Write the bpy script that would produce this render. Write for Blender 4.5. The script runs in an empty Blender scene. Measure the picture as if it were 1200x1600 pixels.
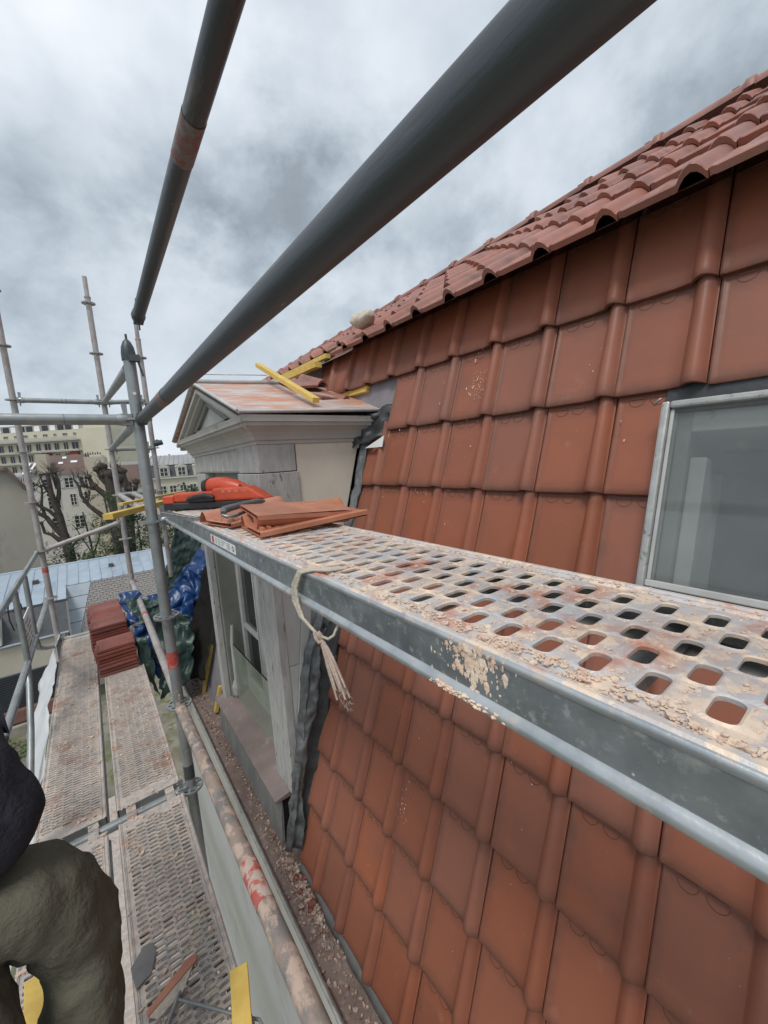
import bpy, bmesh, math, random
import numpy as np
from mathutils import Vector, Matrix, noise

# ------------------------------------------------------------------ camera
scene = bpy.context.scene
col = scene.collection
R = math.radians
yaw, pitch, roll = R(36.66), R(-8.21), R(-3.44)
F = Vector((math.sin(yaw)*math.cos(pitch), math.cos(yaw)*math.cos(pitch), math.sin(pitch)))
r0 = Vector((math.cos(yaw), -math.sin(yaw), 0)); u0 = r0.cross(F)
RT = math.cos(roll)*r0 + math.sin(roll)*u0; UP = -math.sin(roll)*r0 + math.cos(roll)*u0
cd = bpy.data.cameras.new('camera'); cam = bpy.data.objects.new('camera', cd); col.objects.link(cam)
cam.matrix_world = Matrix(((RT.x, UP.x, -F.x, 0), (RT.y, UP.y, -F.y, 0), (RT.z, UP.z, -F.z, 0), (0, 0, 0, 1)))
cd.sensor_fit = 'HORIZONTAL'; cd.sensor_width = 36; cd.lens = 36*615/1200
cd.clip_start = 0.02; cd.clip_end = 2000
scene.camera = cam

# ------------------------------------------------------------------ sky
SUN_EL, SUN_AZ = R(60), R(235)      # azimuth clockwise from +Y: behind and to the left
world = bpy.data.worlds.new('World'); scene.world = world; world.use_nodes = True
nt = world.node_tree; N = nt.nodes; N.clear(); K = nt.links
def wn(t, **k):
    n = N.new(t)
    for a, b in k.items(): setattr(n, a, b)
    return n
out = wn('ShaderNodeOutputWorld')
sky = wn('ShaderNodeTexSky'); sky.sky_type = 'NISHITA'; sky.sun_disc = False
sky.sun_elevation = SUN_EL; sky.sun_rotation = SUN_AZ
bg1 = wn('ShaderNodeBackground'); bg1.inputs[1].default_value = 0.1; K.new(sky.outputs[0], bg1.inputs[0])
tc = wn('ShaderNodeTexCoord')
sep = wn('ShaderNodeSeparateXYZ'); K.new(tc.outputs['Generated'], sep.inputs[0])
def mth(op, a, b=None, c=None, clamp=False):
    n = wn('ShaderNodeMath'); n.operation = op; n.use_clamp = clamp
    for i, v in enumerate((a, b, c)):
        if v is None: continue
        if isinstance(v, (int, float)): n.inputs[i].default_value = v
        else: K.new(v, n.inputs[i])
    return n.outputs[0]
cmb = wn('ShaderNodeCombineXYZ'); K.new(sep.outputs[0], cmb.inputs[0]); K.new(sep.outputs[1], cmb.inputs[1]); K.new(mth('MULTIPLY', sep.outputs[2], 1.25), cmb.inputs[2])
def wnoise(scale, detail, rough, dist, off):
    mp = wn('ShaderNodeMapping'); mp.inputs['Location'].default_value = off; K.new(cmb.outputs[0], mp.inputs[0])
    n = wn('ShaderNodeTexNoise'); n.inputs['Scale'].default_value = scale; n.inputs['Detail'].default_value = detail
    n.inputs['Roughness'].default_value = rough; n.inputs['Distortion'].default_value = dist
    K.new(mp.outputs[0], n.inputs['Vector']); return n.outputs[0]
big = wnoise(1.5, 3, .5, 0, (3.1, 1.7, 0)); med = wnoise(3.4, 10, .60, .10, (0.3, 5.2, 2.0)); fin = wnoise(11, 6, .55, 0, (7, 2, 0))
base = mth('ADD', mth('MULTIPLY', big, .42), mth('ADD', mth('MULTIPLY', med, .50), mth('MULTIPLY', fin, .17)))
# the large cloud masses of this afternoon (direction, half width, weight)
BLOBS = [((-.16, .70, .56), .11, .30), ((-.28, .78, .48), .06, .10), ((.06, .78, .66), .12, .16), ((.22, .40, .90), .20, .12),
         ((.10, .95, .02), .22, .10), ((.45, .85, .16), .10, .12), ((.50, .60, .62), .12, .08), ((1.0, .25, .75), .16, .05),
         ((.02, .86, .40), .16, -.17), ((.30, .72, .44), .15, -.15), ((-.34, .82, .36), .11, -.14), ((.62, .68, .42), .16, -.12), ((.9, .5, .5), .12, -.05),
         ((.36, .62, .60), .09, -.08), ((1.05, .30, .58), .10, -.10)]
acc = base
for d, w, amt in BLOBS:
    v = Vector(d).normalized()
    dp = wn('ShaderNodeVectorMath'); dp.operation = 'DISTANCE'; K.new(tc.outputs['Generated'], dp.inputs[0]); dp.inputs[1].default_value = v
    dd = mth('ADD', dp.outputs['Value'], mth('MULTIPLY', mth('SUBTRACT', med, .5), .55))
    g = mth('MULTIPLY', mth('SUBTRACT', 1.0, mth('DIVIDE', dd, w*1.7), clamp=True), amt)
    acc = mth('ADD', acc, g)
cr = wn('ShaderNodeValToRGB'); K.new(acc, cr.inputs[0])
el = cr.color_ramp.elements
el[0].position = .12; el[0].color = (.19, .22, .25, 1)
el[1].position = .92; el[1].color = (.86, .88, .90, 1)
for p, c in ((.33, (.26, .30, .34)), (.43, (.37, .425, .475)), (.54, (.50, .555, .61)), (.67, (.62, .665, .72))):
    e = el.new(p); e.color = (*c, 1)
bg2 = wn('ShaderNodeBackground'); K.new(cr.outputs[0], bg2.inputs[0]); bg2.inputs[1].default_value = 1.0
mx = wn('ShaderNodeMixShader'); mx.inputs[0].default_value = .94
K.new(bg1.outputs[0], mx.inputs[1]); K.new(bg2.outputs[0], mx.inputs[2]); K.new(mx.outputs[0], out.inputs[0])

sd = bpy.data.lights.new('sun', 'SUN'); sun = bpy.data.objects.new('sun', sd); col.objects.link(sun)
sd.energy = 1.5; sd.angle = R(18); sd.color = (1, .96, .90)
sdir = Vector((math.sin(SUN_AZ)*math.cos(SUN_EL), math.cos(SUN_AZ)*math.cos(SUN_EL), math.sin(SUN_EL)))
sun.rotation_euler = sdir.to_track_quat('Z', 'Y').to_euler()
vs = scene.view_settings; vs.view_transform = 'Standard'; vs.look = 'None'; vs.exposure = 0.4; vs.gamma = 1; vs.use_curve_mapping = False
scene.cycles.max_bounces = 6; scene.cycles.use_denoising = True

# ------------------------------------------------------------------ materials
def mat(name, c1, c2=None, scale=5, rough=.6, metal=0, bump=0, bscale=60, dirt=None, dirt2=None, rnd=0, stretch=(1, 1, 1), spec=.5, lo=.35, hi=.65, trans=0, alpha=1, rrange=0, spots=None, soot=None, bdist=.004):
    m = bpy.data.materials.new(name); m.use_nodes = True; t = m.node_tree; n = t.nodes; l = t.links
    b = n['Principled BSDF']
    b.inputs['Roughness'].default_value = rough; b.inputs['Metallic'].default_value = metal
    b.inputs['Specular IOR Level'].default_value = spec
    if trans: b.inputs['Transmission Weight'].default_value = trans
    if alpha < 1: b.inputs['Alpha'].default_value = alpha
    tcn = n.new('ShaderNodeTexCoord'); mp = n.new('ShaderNodeMapping'); mp.inputs['Scale'].default_value = stretch
    oi = n.new('ShaderNodeObjectInfo'); ml = n.new('ShaderNodeMath'); ml.operation = 'MULTIPLY'; ml.inputs[1].default_value = 37.0
    l.new(oi.outputs['Random'], ml.inputs[0]); l.new(ml.outputs[0], mp.inputs['Location']); l.new(tcn.outputs['Object'], mp.inputs['Vector'])
    def nz(s, d=4, r=.55):
        x = n.new('ShaderNodeTexNoise'); x.inputs['Scale'].default_value = s; x.inputs['Detail'].default_value = d; x.inputs['Roughness'].default_value = r
        l.new(mp.outputs[0], x.inputs['Vector']); return x.outputs[0]
    def rng(s, a, bb):
        x = n.new('ShaderNodeMapRange'); x.inputs[1].default_value = a; x.inputs[2].default_value = bb; x.clamp = True
        l.new(s, x.inputs[0]); return x.outputs[0]
    def mixc(f, a, bb):
        x = n.new('ShaderNodeMix'); x.data_type = 'RGBA'
        l.new(f, x.inputs[0])
        for i, v in ((6, a), (7, bb)):
            if isinstance(v, tuple): x.inputs[i].default_value = (*v, 1)
            else: l.new(v, x.inputs[i])
        return x.outputs[2]
    c = c1
    if c2: c = mixc(rng(nz(scale), lo, hi), c1, c2)
    for q in (dirt, dirt2):
        if q:
            dc, ds, da, db = q; c = mixc(rng(nz(ds, 6, .65), da, db), c, dc)
    if spots:
        sc_, ss, th = spots
        v = n.new('ShaderNodeTexVoronoi'); v.inputs['Scale'].default_value = ss; l.new(mp.outputs[0], v.inputs['Vector'])
        gt = n.new('ShaderNodeMath'); gt.operation = 'LESS_THAN'; gt.inputs[1].default_value = th; l.new(v.outputs['Distance'], gt.inputs[0])
        c = mixc(gt.outputs[0], c, sc_)
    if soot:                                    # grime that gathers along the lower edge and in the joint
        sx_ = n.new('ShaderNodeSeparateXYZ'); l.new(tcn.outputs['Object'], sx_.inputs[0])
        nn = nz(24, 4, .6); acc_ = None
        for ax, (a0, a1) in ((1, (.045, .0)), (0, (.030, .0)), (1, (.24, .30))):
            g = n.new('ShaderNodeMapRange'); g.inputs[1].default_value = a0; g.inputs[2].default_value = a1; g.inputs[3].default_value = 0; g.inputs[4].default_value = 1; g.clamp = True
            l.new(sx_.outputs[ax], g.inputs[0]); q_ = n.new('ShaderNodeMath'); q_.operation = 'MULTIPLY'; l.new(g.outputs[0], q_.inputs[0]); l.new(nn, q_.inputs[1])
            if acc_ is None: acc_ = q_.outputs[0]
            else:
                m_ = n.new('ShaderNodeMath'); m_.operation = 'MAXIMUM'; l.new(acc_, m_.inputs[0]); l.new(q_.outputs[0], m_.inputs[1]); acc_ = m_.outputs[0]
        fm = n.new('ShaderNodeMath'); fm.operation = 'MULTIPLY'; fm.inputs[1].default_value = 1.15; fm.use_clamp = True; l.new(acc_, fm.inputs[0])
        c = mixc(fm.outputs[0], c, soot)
    if rnd:
        hs = n.new('ShaderNodeHueSaturation'); r2 = n.new('ShaderNodeMapRange'); r2.inputs[3].default_value = 1-rnd; r2.inputs[4].default_value = 1+rnd
        l.new(oi.outputs['Random'], r2.inputs[0]); l.new(r2.outputs[0], hs.inputs['Value'])
        m2 = n.new('ShaderNodeMath'); m2.operation = 'MULTIPLY'; m2.inputs[1].default_value = 7.31; l.new(oi.outputs['Random'], m2.inputs[0])
        fr = n.new('ShaderNodeMath'); fr.operation = 'FRACT'; l.new(m2.outputs[0], fr.inputs[0])
        r3 = n.new('ShaderNodeMapRange'); r3.inputs[3].default_value = 1-rnd*.9; r3.inputs[4].default_value = 1+rnd*.25; l.new(fr.outputs[0], r3.inputs[0]); l.new(r3.outputs[0], hs.inputs['Saturation'])
        if isinstance(c, tuple): hs.inputs['Color'].default_value = (*c, 1)
        else: l.new(c, hs.inputs['Color'])
        c = hs.outputs[0]
    if isinstance(c, tuple): b.inputs['Base Color'].default_value = (*c, 1)
    else: l.new(c, b.inputs['Base Color'])
    if rrange:
        x = n.new('ShaderNodeMapRange'); x.inputs[1].default_value = .35; x.inputs[2].default_value = .65; x.inputs[3].default_value = rough-rrange; x.inputs[4].default_value = rough+rrange
        l.new(nz(scale*1.7), x.inputs[0]); l.new(x.outputs[0], b.inputs['Roughness'])
    if bump:
        bp = n.new('ShaderNodeBump'); bp.inputs['Strength'].default_value = bump; bp.inputs['Distance'].default_value = bdist
        l.new(nz(bscale, 5, .6), bp.inputs['Height']); l.new(bp.outputs[0], b.inputs['Normal'])
    return m
M = {}
M['groove'] = mat('tile_groove', (.15, .048, .026), None, rough=.8, spec=.2)
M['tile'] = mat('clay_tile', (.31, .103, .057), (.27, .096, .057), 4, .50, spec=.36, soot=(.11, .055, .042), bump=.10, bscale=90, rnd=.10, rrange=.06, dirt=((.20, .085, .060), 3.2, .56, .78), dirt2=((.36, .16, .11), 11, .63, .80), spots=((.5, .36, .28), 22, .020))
M['roof_tile'] = mat('weathered_clay_tile', (.34, .135, .095), (.28, .115, .085), 7, .52, bump=.15, bscale=90, rnd=.15, dirt=((.17, .08, .07), 4, .52, .7))
M['stack_tile'] = mat('new_clay_tile', (.25, .060, .038), (.19, .05, .036), 7, .5, bump=.15, rnd=.15)
M['raw_tile'] = mat('bright_clay_tile', (.52, .215, .125), (.43, .16, .09), 9, .55, bump=.2, rnd=.1)
M['galv'] = mat('galvanised_steel', (.36, .38, .38), (.25, .27, .275), 7, .46, metal=.55, bump=.12, bscale=120, rrange=.1, dirt=((.44, .42, .38), 14, .56, .7), spots=((.55, .50, .44), 70, .06))
M['galv_dark'] = mat('shaded_galvanised_tube', (.10, .113, .124), (.06, .068, .076), 5, .45, metal=.5, stretch=(1, .12, 1), bump=.25, bscale=90, dirt=((.20, .18, .16), 26, .60, .72), spots=((.34, .31, .28), 40, .05))  # darker galvanised steel; shade of undersides against the sky put into the base
M['galv_pale'] = mat('dusty_galvanised_tube', (.44, .42, .40), (.33, .31, .30), 9, .6, metal=.25, bump=.2, dirt=((.33, .22, .20), 6, .52, .66))
M['plaster_tube'] = mat('plaster_splashed_tube', (.20, .19, .185), (.34, .26, .215), 14, .8, metal=.1, bump=1, bscale=34, dirt=((.50, .38, .31), 26, .50, .60), stretch=(1, .7, 1), lo=.40, hi=.60)
M['web'] = mat('galvanised_fascia', (.18, .20, .215), (.28, .305, .32), 20, .42, metal=.5, bump=.1, bscale=100, rrange=.12, dirt=((.42, .43, .42), 22, .56, .70), dirt2=((.40, .43, .44), 75, .56, .66), spots=((.66, .63, .58), 60, .07))
M['lip'] = mat('galvanised_edge', (.50, .53, .54), (.36, .39, .41), 22, .38, metal=.6, bump=.15, dirt=((.58, .52, .46), 35, .55, .65))
M['deck_top'] = mat('dusty_perforated_steel', (.56, .55, .555), (.58, .48, .42), 15, .55, metal=.25, bump=.35, bscale=80, dirt=((.78, .63, .50), 30, .50, .56), dirt2=((.55, .25, .17), 11, .54, .66))
M['deck_low'] = mat('plaster_covered_steel', (.40, .375, .355), (.58, .50, .445), 17, .75, metal=.15, bump=.9, bscale=60, dirt=((.58, .50, .43), 34, .5, .58), dirt2=((.40, .24, .19), 5, .54, .68))
M['fill'] = mat('trampled_rubble', (.34, .29, .25), (.20, .17, .15), 60, .9, bump=1, bscale=90, dirt=((.50, .43, .36), 90, .52, .6))
M['crumb'] = mat('plaster_crumb', (.80, .65, .52), (.68, .47, .35), 60, .9, bump=.6, bscale=200, rnd=.1)
M['rubble'] = mat('gutter_rubble', (.50, .40, .34), (.28, .15, .11), 60, .85, bump=.6, dirt=((.60, .54, .5), 40, .55, .6))
M['white_paint'] = mat('weathered_grey_paint', (.50, .50, .485), (.42, .42, .40), 8, .65, bump=.35, bscale=50, dirt=((.27, .27, .25), 14, .60, .72), stretch=(1, 1, .35))
M['old_wood'] = mat('flaking_painted_wood', (.46, .455, .44), (.36, .355, .34), 22, .8, bump=.9, bscale=55, dirt=((.17, .16, .145), 42, .60, .66), stretch=(1, 1, .30))
M['moulding'] = mat('painted_moulding', (.46, .455, .43), (.40, .39, .36), 6, .6, bump=.25, bscale=40, dirt=((.24, .24, .2), 9, .62, .76))
M['cream'] = mat('cream_render', (.70, .645, .55), (.64, .585, .49), 4, .85, bump=.4, bscale=120, dirt=((.44, .38, .31), 5, .60, .8))
M['facade'] = mat('pale_painted_facade', (.76, .745, .70), (.70, .685, .64), 2, .8, bump=.2, dirt=((.55, .53, .48), 1.5, .56, .75))
M['reveal'] = mat('grey_green_panel', (.22, .225, .20), (.18, .185, .165), 5, .6, bump=.15)
M['winframe'] = mat('white_window_paint', (.50, .505, .49), (.42, .42, .41), 12, .5, bump=.1)
M['glass'] = mat('dark_window_glass', (.02, .025, .025), None, rough=.06, spec=.8)
M['guard_glass'] = mat('greenish_glass', (.40, .46, .36), None, rough=.05, alpha=.30, spec=.7)
M['sky_glass'] = mat('skylight_glass', (.30, .33, .33), (.20, .22, .22), 3, rough=.05, alpha=.30, spec=1.0, dirt=((.5, .5, .48), 30, .62, .8))
M['sill'] = mat('brown_painted_zinc', (.20, .155, .14), (.25, .20, .185), 6, .6, bump=.2, bscale=30, dirt=((.33, .29, .26), 16, .58, .7))
M['apron'] = mat('dull_zinc', (.23, .24, .245), (.30, .31, .315), 9, .5, metal=.3, bump=.15, dirt=((.36, .34, .31), 12, .56, .7), stretch=(1, 1, .4))
M['lead'] = mat('crumpled_lead', (.09, .096, .10), (.20, .21, .215), 17, .45, metal=.3, bump=.6, bscale=24, dirt=((.08, .085, .085), 9, .55, .65))
M['black_sheet'] = mat('black_plastic_sheet', (.028, .030, .032), (.05, .052, .055), 14, .45, bump=.8, bscale=22, dirt=((.16, .15, .14), 10, .62, .75))
M['felt'] = mat('grey_roof_felt', (.20, .19, .21), (.25, .24, .26), 8, .85, bump=.2)
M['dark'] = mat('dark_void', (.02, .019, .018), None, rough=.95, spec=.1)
M['batten'] = mat('yellow_treated_batten', (.70, .50, .12), (.60, .40, .09), 16, .65, bump=.3, stretch=(1, 1, 1), dirt=((.60, .46, .28), 12, .56, .7))
M['gutter'] = mat('brown_gutter', (.17, .12, .105), (.22, .165, .145), 9, .7, bump=.35, bscale=60, dirt=((.33, .27, .24), 22, .54, .66))
M['bead'] = mat('zinc_bead', (.36, .37, .36), (.48, .48, .46), 20, .45, metal=.4, bump=.3, dirt=((.20, .20, .18), 45, .60, .68))
M['zinc_pale'] = mat('weathered_zinc_roof', (.36, .43, .50), (.42, .49, .56), .8, .5, metal=.2, dirt=((.30, .36, .43), .5, .5, .7))
M['zinc_dark'] = mat('darker_zinc', (.26, .30, .345), (.31, .355, .40), 1.5, .5, metal=.2)
M['slate'] = mat('grey_slate', (.20, .185, .175), (.26, .24, .225), 9, .75, rnd=.1)
M['slate_dark'] = mat('dark_slate', (.055, .058, .065), (.075, .078, .085), 3, .7)
M['orange_zinc'] = mat('tile_dusted_zinc', (.50, .40, .365), (.56, .24, .14), 7, .6, metal=.15, bump=.15, dirt=((.58, .52, .48), 10, .5, .62), stretch=(.5, 1.6, 1), lo=.42, hi=.62)
M['pale_zinc_edge'] = mat('pale_zinc_edge', (.56, .57, .57), (.46, .47, .47), 12, .5, metal=.2)
M['blue_tarp'] = mat('blue_tarpaulin', (.007, .036, .135), (.012, .06, .20), 7, .32, bump=.5, bscale=18, dirt=((.20, .30, .44), 15, .62, .74))
M['green_tarp'] = mat('dark_green_tarpaulin', (.020, .045, .038), (.035, .068, .058), 8, .42, bump=.6, bscale=16, dirt=((.13, .18, .155), 12, .60, .72))
M['red_plastic'] = mat('orange_red_plastic', (.62, .085, .035), (.52, .07, .03), 20, .38, bump=.05, dirt=((.62, .30, .2), 22, .62, .74))
M['black_plastic'] = mat('black_plastic', (.022, .022, .024), (.035, .035, .037), 20, .45, bump=.1, dirt=((.16, .14, .12), 25, .64, .74))
M['steel'] = mat('worn_tool_steel', (.34, .33, .31), (.2, .19, .18), 40, .4, metal=.7)
M['red_mark'] = mat('red_paint_mark', (.55, .045, .03), (.42, .09, .07), 30, .6, bump=.4, dirt=((.40, .27, .24), 40, .54, .62))
M['worn_red'] = mat('worn_red_paint', (.46, .06, .05), (.40, .15, .12), 30, .7, bump=.7, bscale=50, dirt=((.48, .38, .32), 20, .46, .52))
M['faded_mark'] = mat('faded_red_mark', (.22, .075, .06), (.20, .15, .14), 60, .6, bump=.3, dirt=((.19, .19, .19), 50, .50, .56))
M['white'] = mat('white_label', (.78, .78, .77), None, rough=.5)
M['ink'] = mat('grey_ink', (.22, .22, .24), None, rough=.6)
M['red_ink'] = mat('red_ink', (.55, .06, .05), None, rough=.6)
M['rope'] = mat('dirty_cotton_rope', (.62, .56, .46), (.48, .41, .34), 50, .9, bump=.8, bscale=200)
M['rope_dirty'] = mat('dirty_rope_end', (.40, .30, .25), (.52, .42, .35), 60, .9, bump=.8, bscale=200)
M['netting'] = mat('white_debris_netting', (.74, .76, .78), (.66, .68, .70), 9, .6, alpha=.72, bump=.2)
M['cloth_dark'] = mat('dark_navy_sweater', (.026, .027, .034), (.038, .039, .048), 10, .95, bump=.9, bscale=13, bdist=.02, spec=.2)
M['cloth_khaki'] = mat('dusty_khaki_trousers', (.102, .096, .068), (.135, .126, .095), 5, .92, bump=.9, bscale=13, bdist=.02, spec=.2, dirt=((.13, .075, .05), 7, .62, .76))
M['skin'] = mat('skin', (.48, .28, .20), None, rough=.5)
M['hair'] = mat('dark_hair', (.03, .022, .018), None, rough=.6)
M['boot'] = mat('brown_boot', (.10, .07, .05), (.14, .10, .075), 10, .7)
M['grey_panel'] = mat('grey_plastic_piece', (.12, .12, .125), (.16, .155, .15), 20, .6, bump=.2)
M['bark'] = mat('dark_bark', (.045, .036, .03), (.075, .06, .05), 3, .9, bump=.6, bscale=8)
M['leaf'] = mat('fresh_leaf', (.07, .12, .025), (.045, .085, .02), .6, .6, rnd=.2)
M['leaf_dark'] = mat('dark_evergreen_leaf', (.022, .045, .016), (.04, .07, .02), .5, .6, rnd=.2)
M['ground'] = mat('mossy_garden_ground', (.13, .125, .08), (.24, .215, .18), .8, .95, dirt=((.11, .12, .04), 2, .5, .62))
M['pale_render'] = mat('pale_render', (.56, .52, .43), (.50, .46, .38), .3, .9, dirt=((.42, .38, .31), .25, .5, .7))
M['stained_render'] = mat('stained_party_wall', (.38, .35, .29), (.29, .265, .22), .25, .9, dirt=((.20, .185, .155), .35, .52, .7), stretch=(1, 1, .5))
M['flat_white'] = mat('off_white_facade', (.60, .58, .53), (.54, .52, .47), .2, .9)
M['flat_cream'] = mat('cream_facade', (.62, .58, .46), (.56, .52, .41), .2, .9)
M['flat_beige'] = mat('beige_facade', (.50, .45, .36), (.46, .41, .33), .2, .9)
M['brown_roof'] = mat('brown_tiled_roof', (.13, .085, .075), (.17, .11, .095), .6, .85, bump=.5, bscale=3)
M['grey_zinc_roof'] = mat('grey_zinc_far_roof', (.27, .27, .265), (.33, .33, .325), .5, .6)
M['pane'] = mat('far_window_pane', (.03, .034, .038), None, rough=.15)
M['shutter'] = mat('pale_shutter', (.45, .48, .47), None, rough=.7)
M['concrete_balcony'] = mat('pale_balcony', (.48, .46, .42), None, rough=.8)
M['red_blind'] = mat('dull_red_blind', (.25, .06, .045), None, rough=.8)
M['terracotta'] = mat('terracotta_pot', (.40, .17, .10), None, rough=.8)
M['brown_band'] = mat('brown_brick_band', (.16, .085, .065), (.20, .11, .085), 2, .9)
M['iron'] = mat('black_wrought_iron', (.015, .015, .017), None, rough=.5)

# ------------------------------------------------------------------ mesh helpers
ORG = {}
def V(*a): return Vector(a)
class MB:
    def __init__(s): s.v = []; s.f = []; s.mi = []; s.sm = []
    def add(s, vs, fs, mi=0, smooth=False):
        o = len(s.v); s.v += [tuple(v) for v in vs]
        for f in fs: s.f.append([i+o for i in f]); s.mi.append(mi); s.sm.append(smooth)
        return s
    def box(s, x0, x1, y0, y1, z0, z1, mi=0):
        vs = [(x, y, z) for x in (x0, x1) for y in (y0, y1) for z in (z0, z1)]
        return s.add(vs, [(0, 1, 3, 2), (4, 6, 7, 5), (0, 4, 5, 1), (2, 3, 7, 6), (0, 2, 6, 4), (1, 5, 7, 3)], mi)
    def obox(s, c, ax, ay, az, mi=0):      # oriented box: centre and three half-axis vectors
        c = Vector(c); ax = Vector(ax); ay = Vector(ay); az = Vector(az)
        vs = [c+i*ax+j*ay+k*az for i in (-1, 1) for j in (-1, 1) for k in (-1, 1)]
        return s.add(vs, [(0, 1, 3, 2), (4, 6, 7, 5), (0, 4, 5, 1), (2, 3, 7, 6), (0, 2, 6, 4), (1, 5, 7, 3)], mi)
    def bar(s, p, q, w, h, up=(0, 0, 1), mi=0):
        p = Vector(p); q = Vector(q); d = (q-p); a = d.cross(Vector(up)).normalized(); b = a.cross(d).normalized()
        return s.obox((p+q)/2, d/2, a*w/2, b*h/2, mi)
    def tube(s, p, q, r, r2=None, n=20, caps=True, hollow=False, mi=0, seg=1):
        p = Vector(p); q = Vector(q); r2 = r if r2 is None else r2; d = (q-p).normalized()
        a = d.orthogonal().normalized(); b = d.cross(a)
        vs = []; fs = []
        for k in range(seg+1):
            t = k/seg; c = p.lerp(q, t); rr = r+(r2-r)*t
            for i in range(n):
                an = 2*math.pi*i/n; vs.append(c+rr*(math.cos(an)*a+math.sin(an)*b))
        for k in range(seg):
            for i in range(n): fs.append((k*n+i, k*n+(i+1) % n, (k+1)*n+(i+1) % n, (k+1)*n+i))
        s.add(vs, fs, mi, True)
        if caps: s.add(vs[:n], [tuple(range(n))[::-1]], mi); s.add(vs[-n:], [tuple(range(n))], mi)
        return s
    def path(s, pts, rad, n=8, mi=0, caps=True):
        pts = [Vector(p) for p in pts]; m = len(pts); rad = rad if hasattr(rad, '__len__') else [rad]*m
        vs = []; prev = None
        for k in range(m):
            d = (pts[min(k+1, m-1)]-pts[max(k-1, 0)]).normalized()
            a = d.orthogonal().normalized() if prev is None else (prev-d*prev.dot(d)).normalized()
            prev = a; b = d.cross(a)
            for i in range(n):
                an = 2*math.pi*i/n; vs.append(pts[k]+rad[k]*(math.cos(an)*a+math.sin(an)*b))
        fs = [(k*n+i, k*n+(i+1) % n, (k+1)*n+(i+1) % n, (k+1)*n+i) for k in range(m-1) for i in range(n)]
        s.add(vs, fs, mi, True)
        if caps: s.add(vs[:n], [tuple(range(n))[::-1]], mi, True); s.add(vs[-n:], [tuple(range(n))], mi, True)
        return s
    def grid(s, fn, nu, nv, mi=0, smooth=True):
        vs = [fn(i/nu, j/nv) for j in range(nv+1) for i in range(nu+1)]
        return s.add(vs, [(j*(nu+1)+i, j*(nu+1)+i+1, (j+1)*(nu+1)+i+1, (j+1)*(nu+1)+i) for j in range(nv) for i in range(nu)], mi, smooth)
    def poly(s, pts, mi=0): return s.add(pts, [tuple(range(len(pts)))], mi)
    def prism(s, pts, d, mi=0):             # extrude polygon by vector d
        n = len(pts); d = Vector(d); a = [Vector(p) for p in pts]; b = [p+d for p in a]
        return s.add(a+b, [tuple(range(n))[::-1], tuple(range(n, 2*n))]+[(i, (i+1) % n, n+(i+1) % n, n+i) for i in range(n)], mi)
    def blob(s, c, r, seed=0, amp=.3, sq=(1, 1, 1), mi=0, sub=1):
        bm = bmesh.new(); bmesh.ops.create_icosphere(bm, subdivisions=sub, radius=1)
        rn = random.Random(seed); off = Vector((rn.random()*50, rn.random()*50, rn.random()*50))
        vs = []
        for v in bm.verts:
            p = v.co*(1+amp*noise.noise(v.co*1.3+off)); vs.append((c[0]+p.x*r*sq[0], c[1]+p.y*r*sq[1], c[2]+p.z*r*sq[2]))
        fs = [tuple(v.index for v in f.verts) for f in bm.faces]; bm.free()
        return s.add(vs, fs, mi, sub > 1)
    def build(s, name, m, parent=None, label=None, cat=None, group=None, kind=None, org=None, fixn=False):
        vs = np.array(s.v, dtype=float)
        if parent is not None: o0 = ORG[parent.name]
        else:
            o0 = Vector(((vs[:, 0].min()+vs[:, 0].max())/2, (vs[:, 1].min()+vs[:, 1].max())/2, vs[:, 2].min())) if org is None else Vector(org)
        me = bpy.data.meshes.new(name)
        me.from_pydata([(v[0]-o0[0], v[1]-o0[1], v[2]-o0[2]) for v in s.v], [], s.f)
        ms = m if isinstance(m, (list, tuple)) else [m]
        for x in ms: me.materials.append(M[x] if isinstance(x, str) else x)
        me.polygons.foreach_set('material_index', s.mi); me.polygons.foreach_set('use_smooth', s.sm); me.update()
        if fixn:
            bm = bmesh.new(); bm.from_mesh(me); bmesh.ops.recalc_face_normals(bm, faces=bm.faces); bm.to_mesh(me); bm.free()
        o = bpy.data.objects.new(name, me); col.objects.link(o)
        if parent is not None: o.parent = parent
        else: o.location = o0
        ORG[o.name] = o0
        tag(o, label, cat, group, kind); return o
def tag(o, label=None, cat=None, group=None, kind=None):
    if label: o['label'] = label
    if cat: o['category'] = cat
    if group: o['group'] = group
    if kind: o['kind'] = kind
    return o
def thing(name, loc, label, cat, group=None):
    o = bpy.data.objects.new(name, None); col.objects.link(o); o.location = loc; o.empty_display_size = .1
    ORG[o.name] = Vector(loc); return tag(o, label, cat, group)
def copy_tree(o, parent=None):
    c = o.copy(); col.objects.link(c)
    if parent is not None: c.parent = parent
    ORG[c.name] = ORG[o.name]
    for ch in list(o.children): copy_tree(ch, c)
    return c
def inst(src, name, mw, parent=None):       # object sharing mesh data with its own local matrix
    o = bpy.data.objects.new(name, src); col.objects.link(o)
    if parent is not None:
        o.parent = parent; mw = Matrix.Translation(-ORG[parent.name]) @ mw
    o.matrix_basis = mw; return o
def bevel(o, w, seg=2):
    b = o.modifiers.new('bevel', 'BEVEL'); b.width = w; b.segments = seg; b.limit_method = 'ANGLE'; b.angle_limit = R(40); return o
rnd = random.Random(7)

# ================================================================== SETTING
m = MB(); m.grid(lambda u, v: (-400+u*800, -60+v*760, -14), 8, 8); m.build('ground', 'ground', kind='structure')

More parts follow.
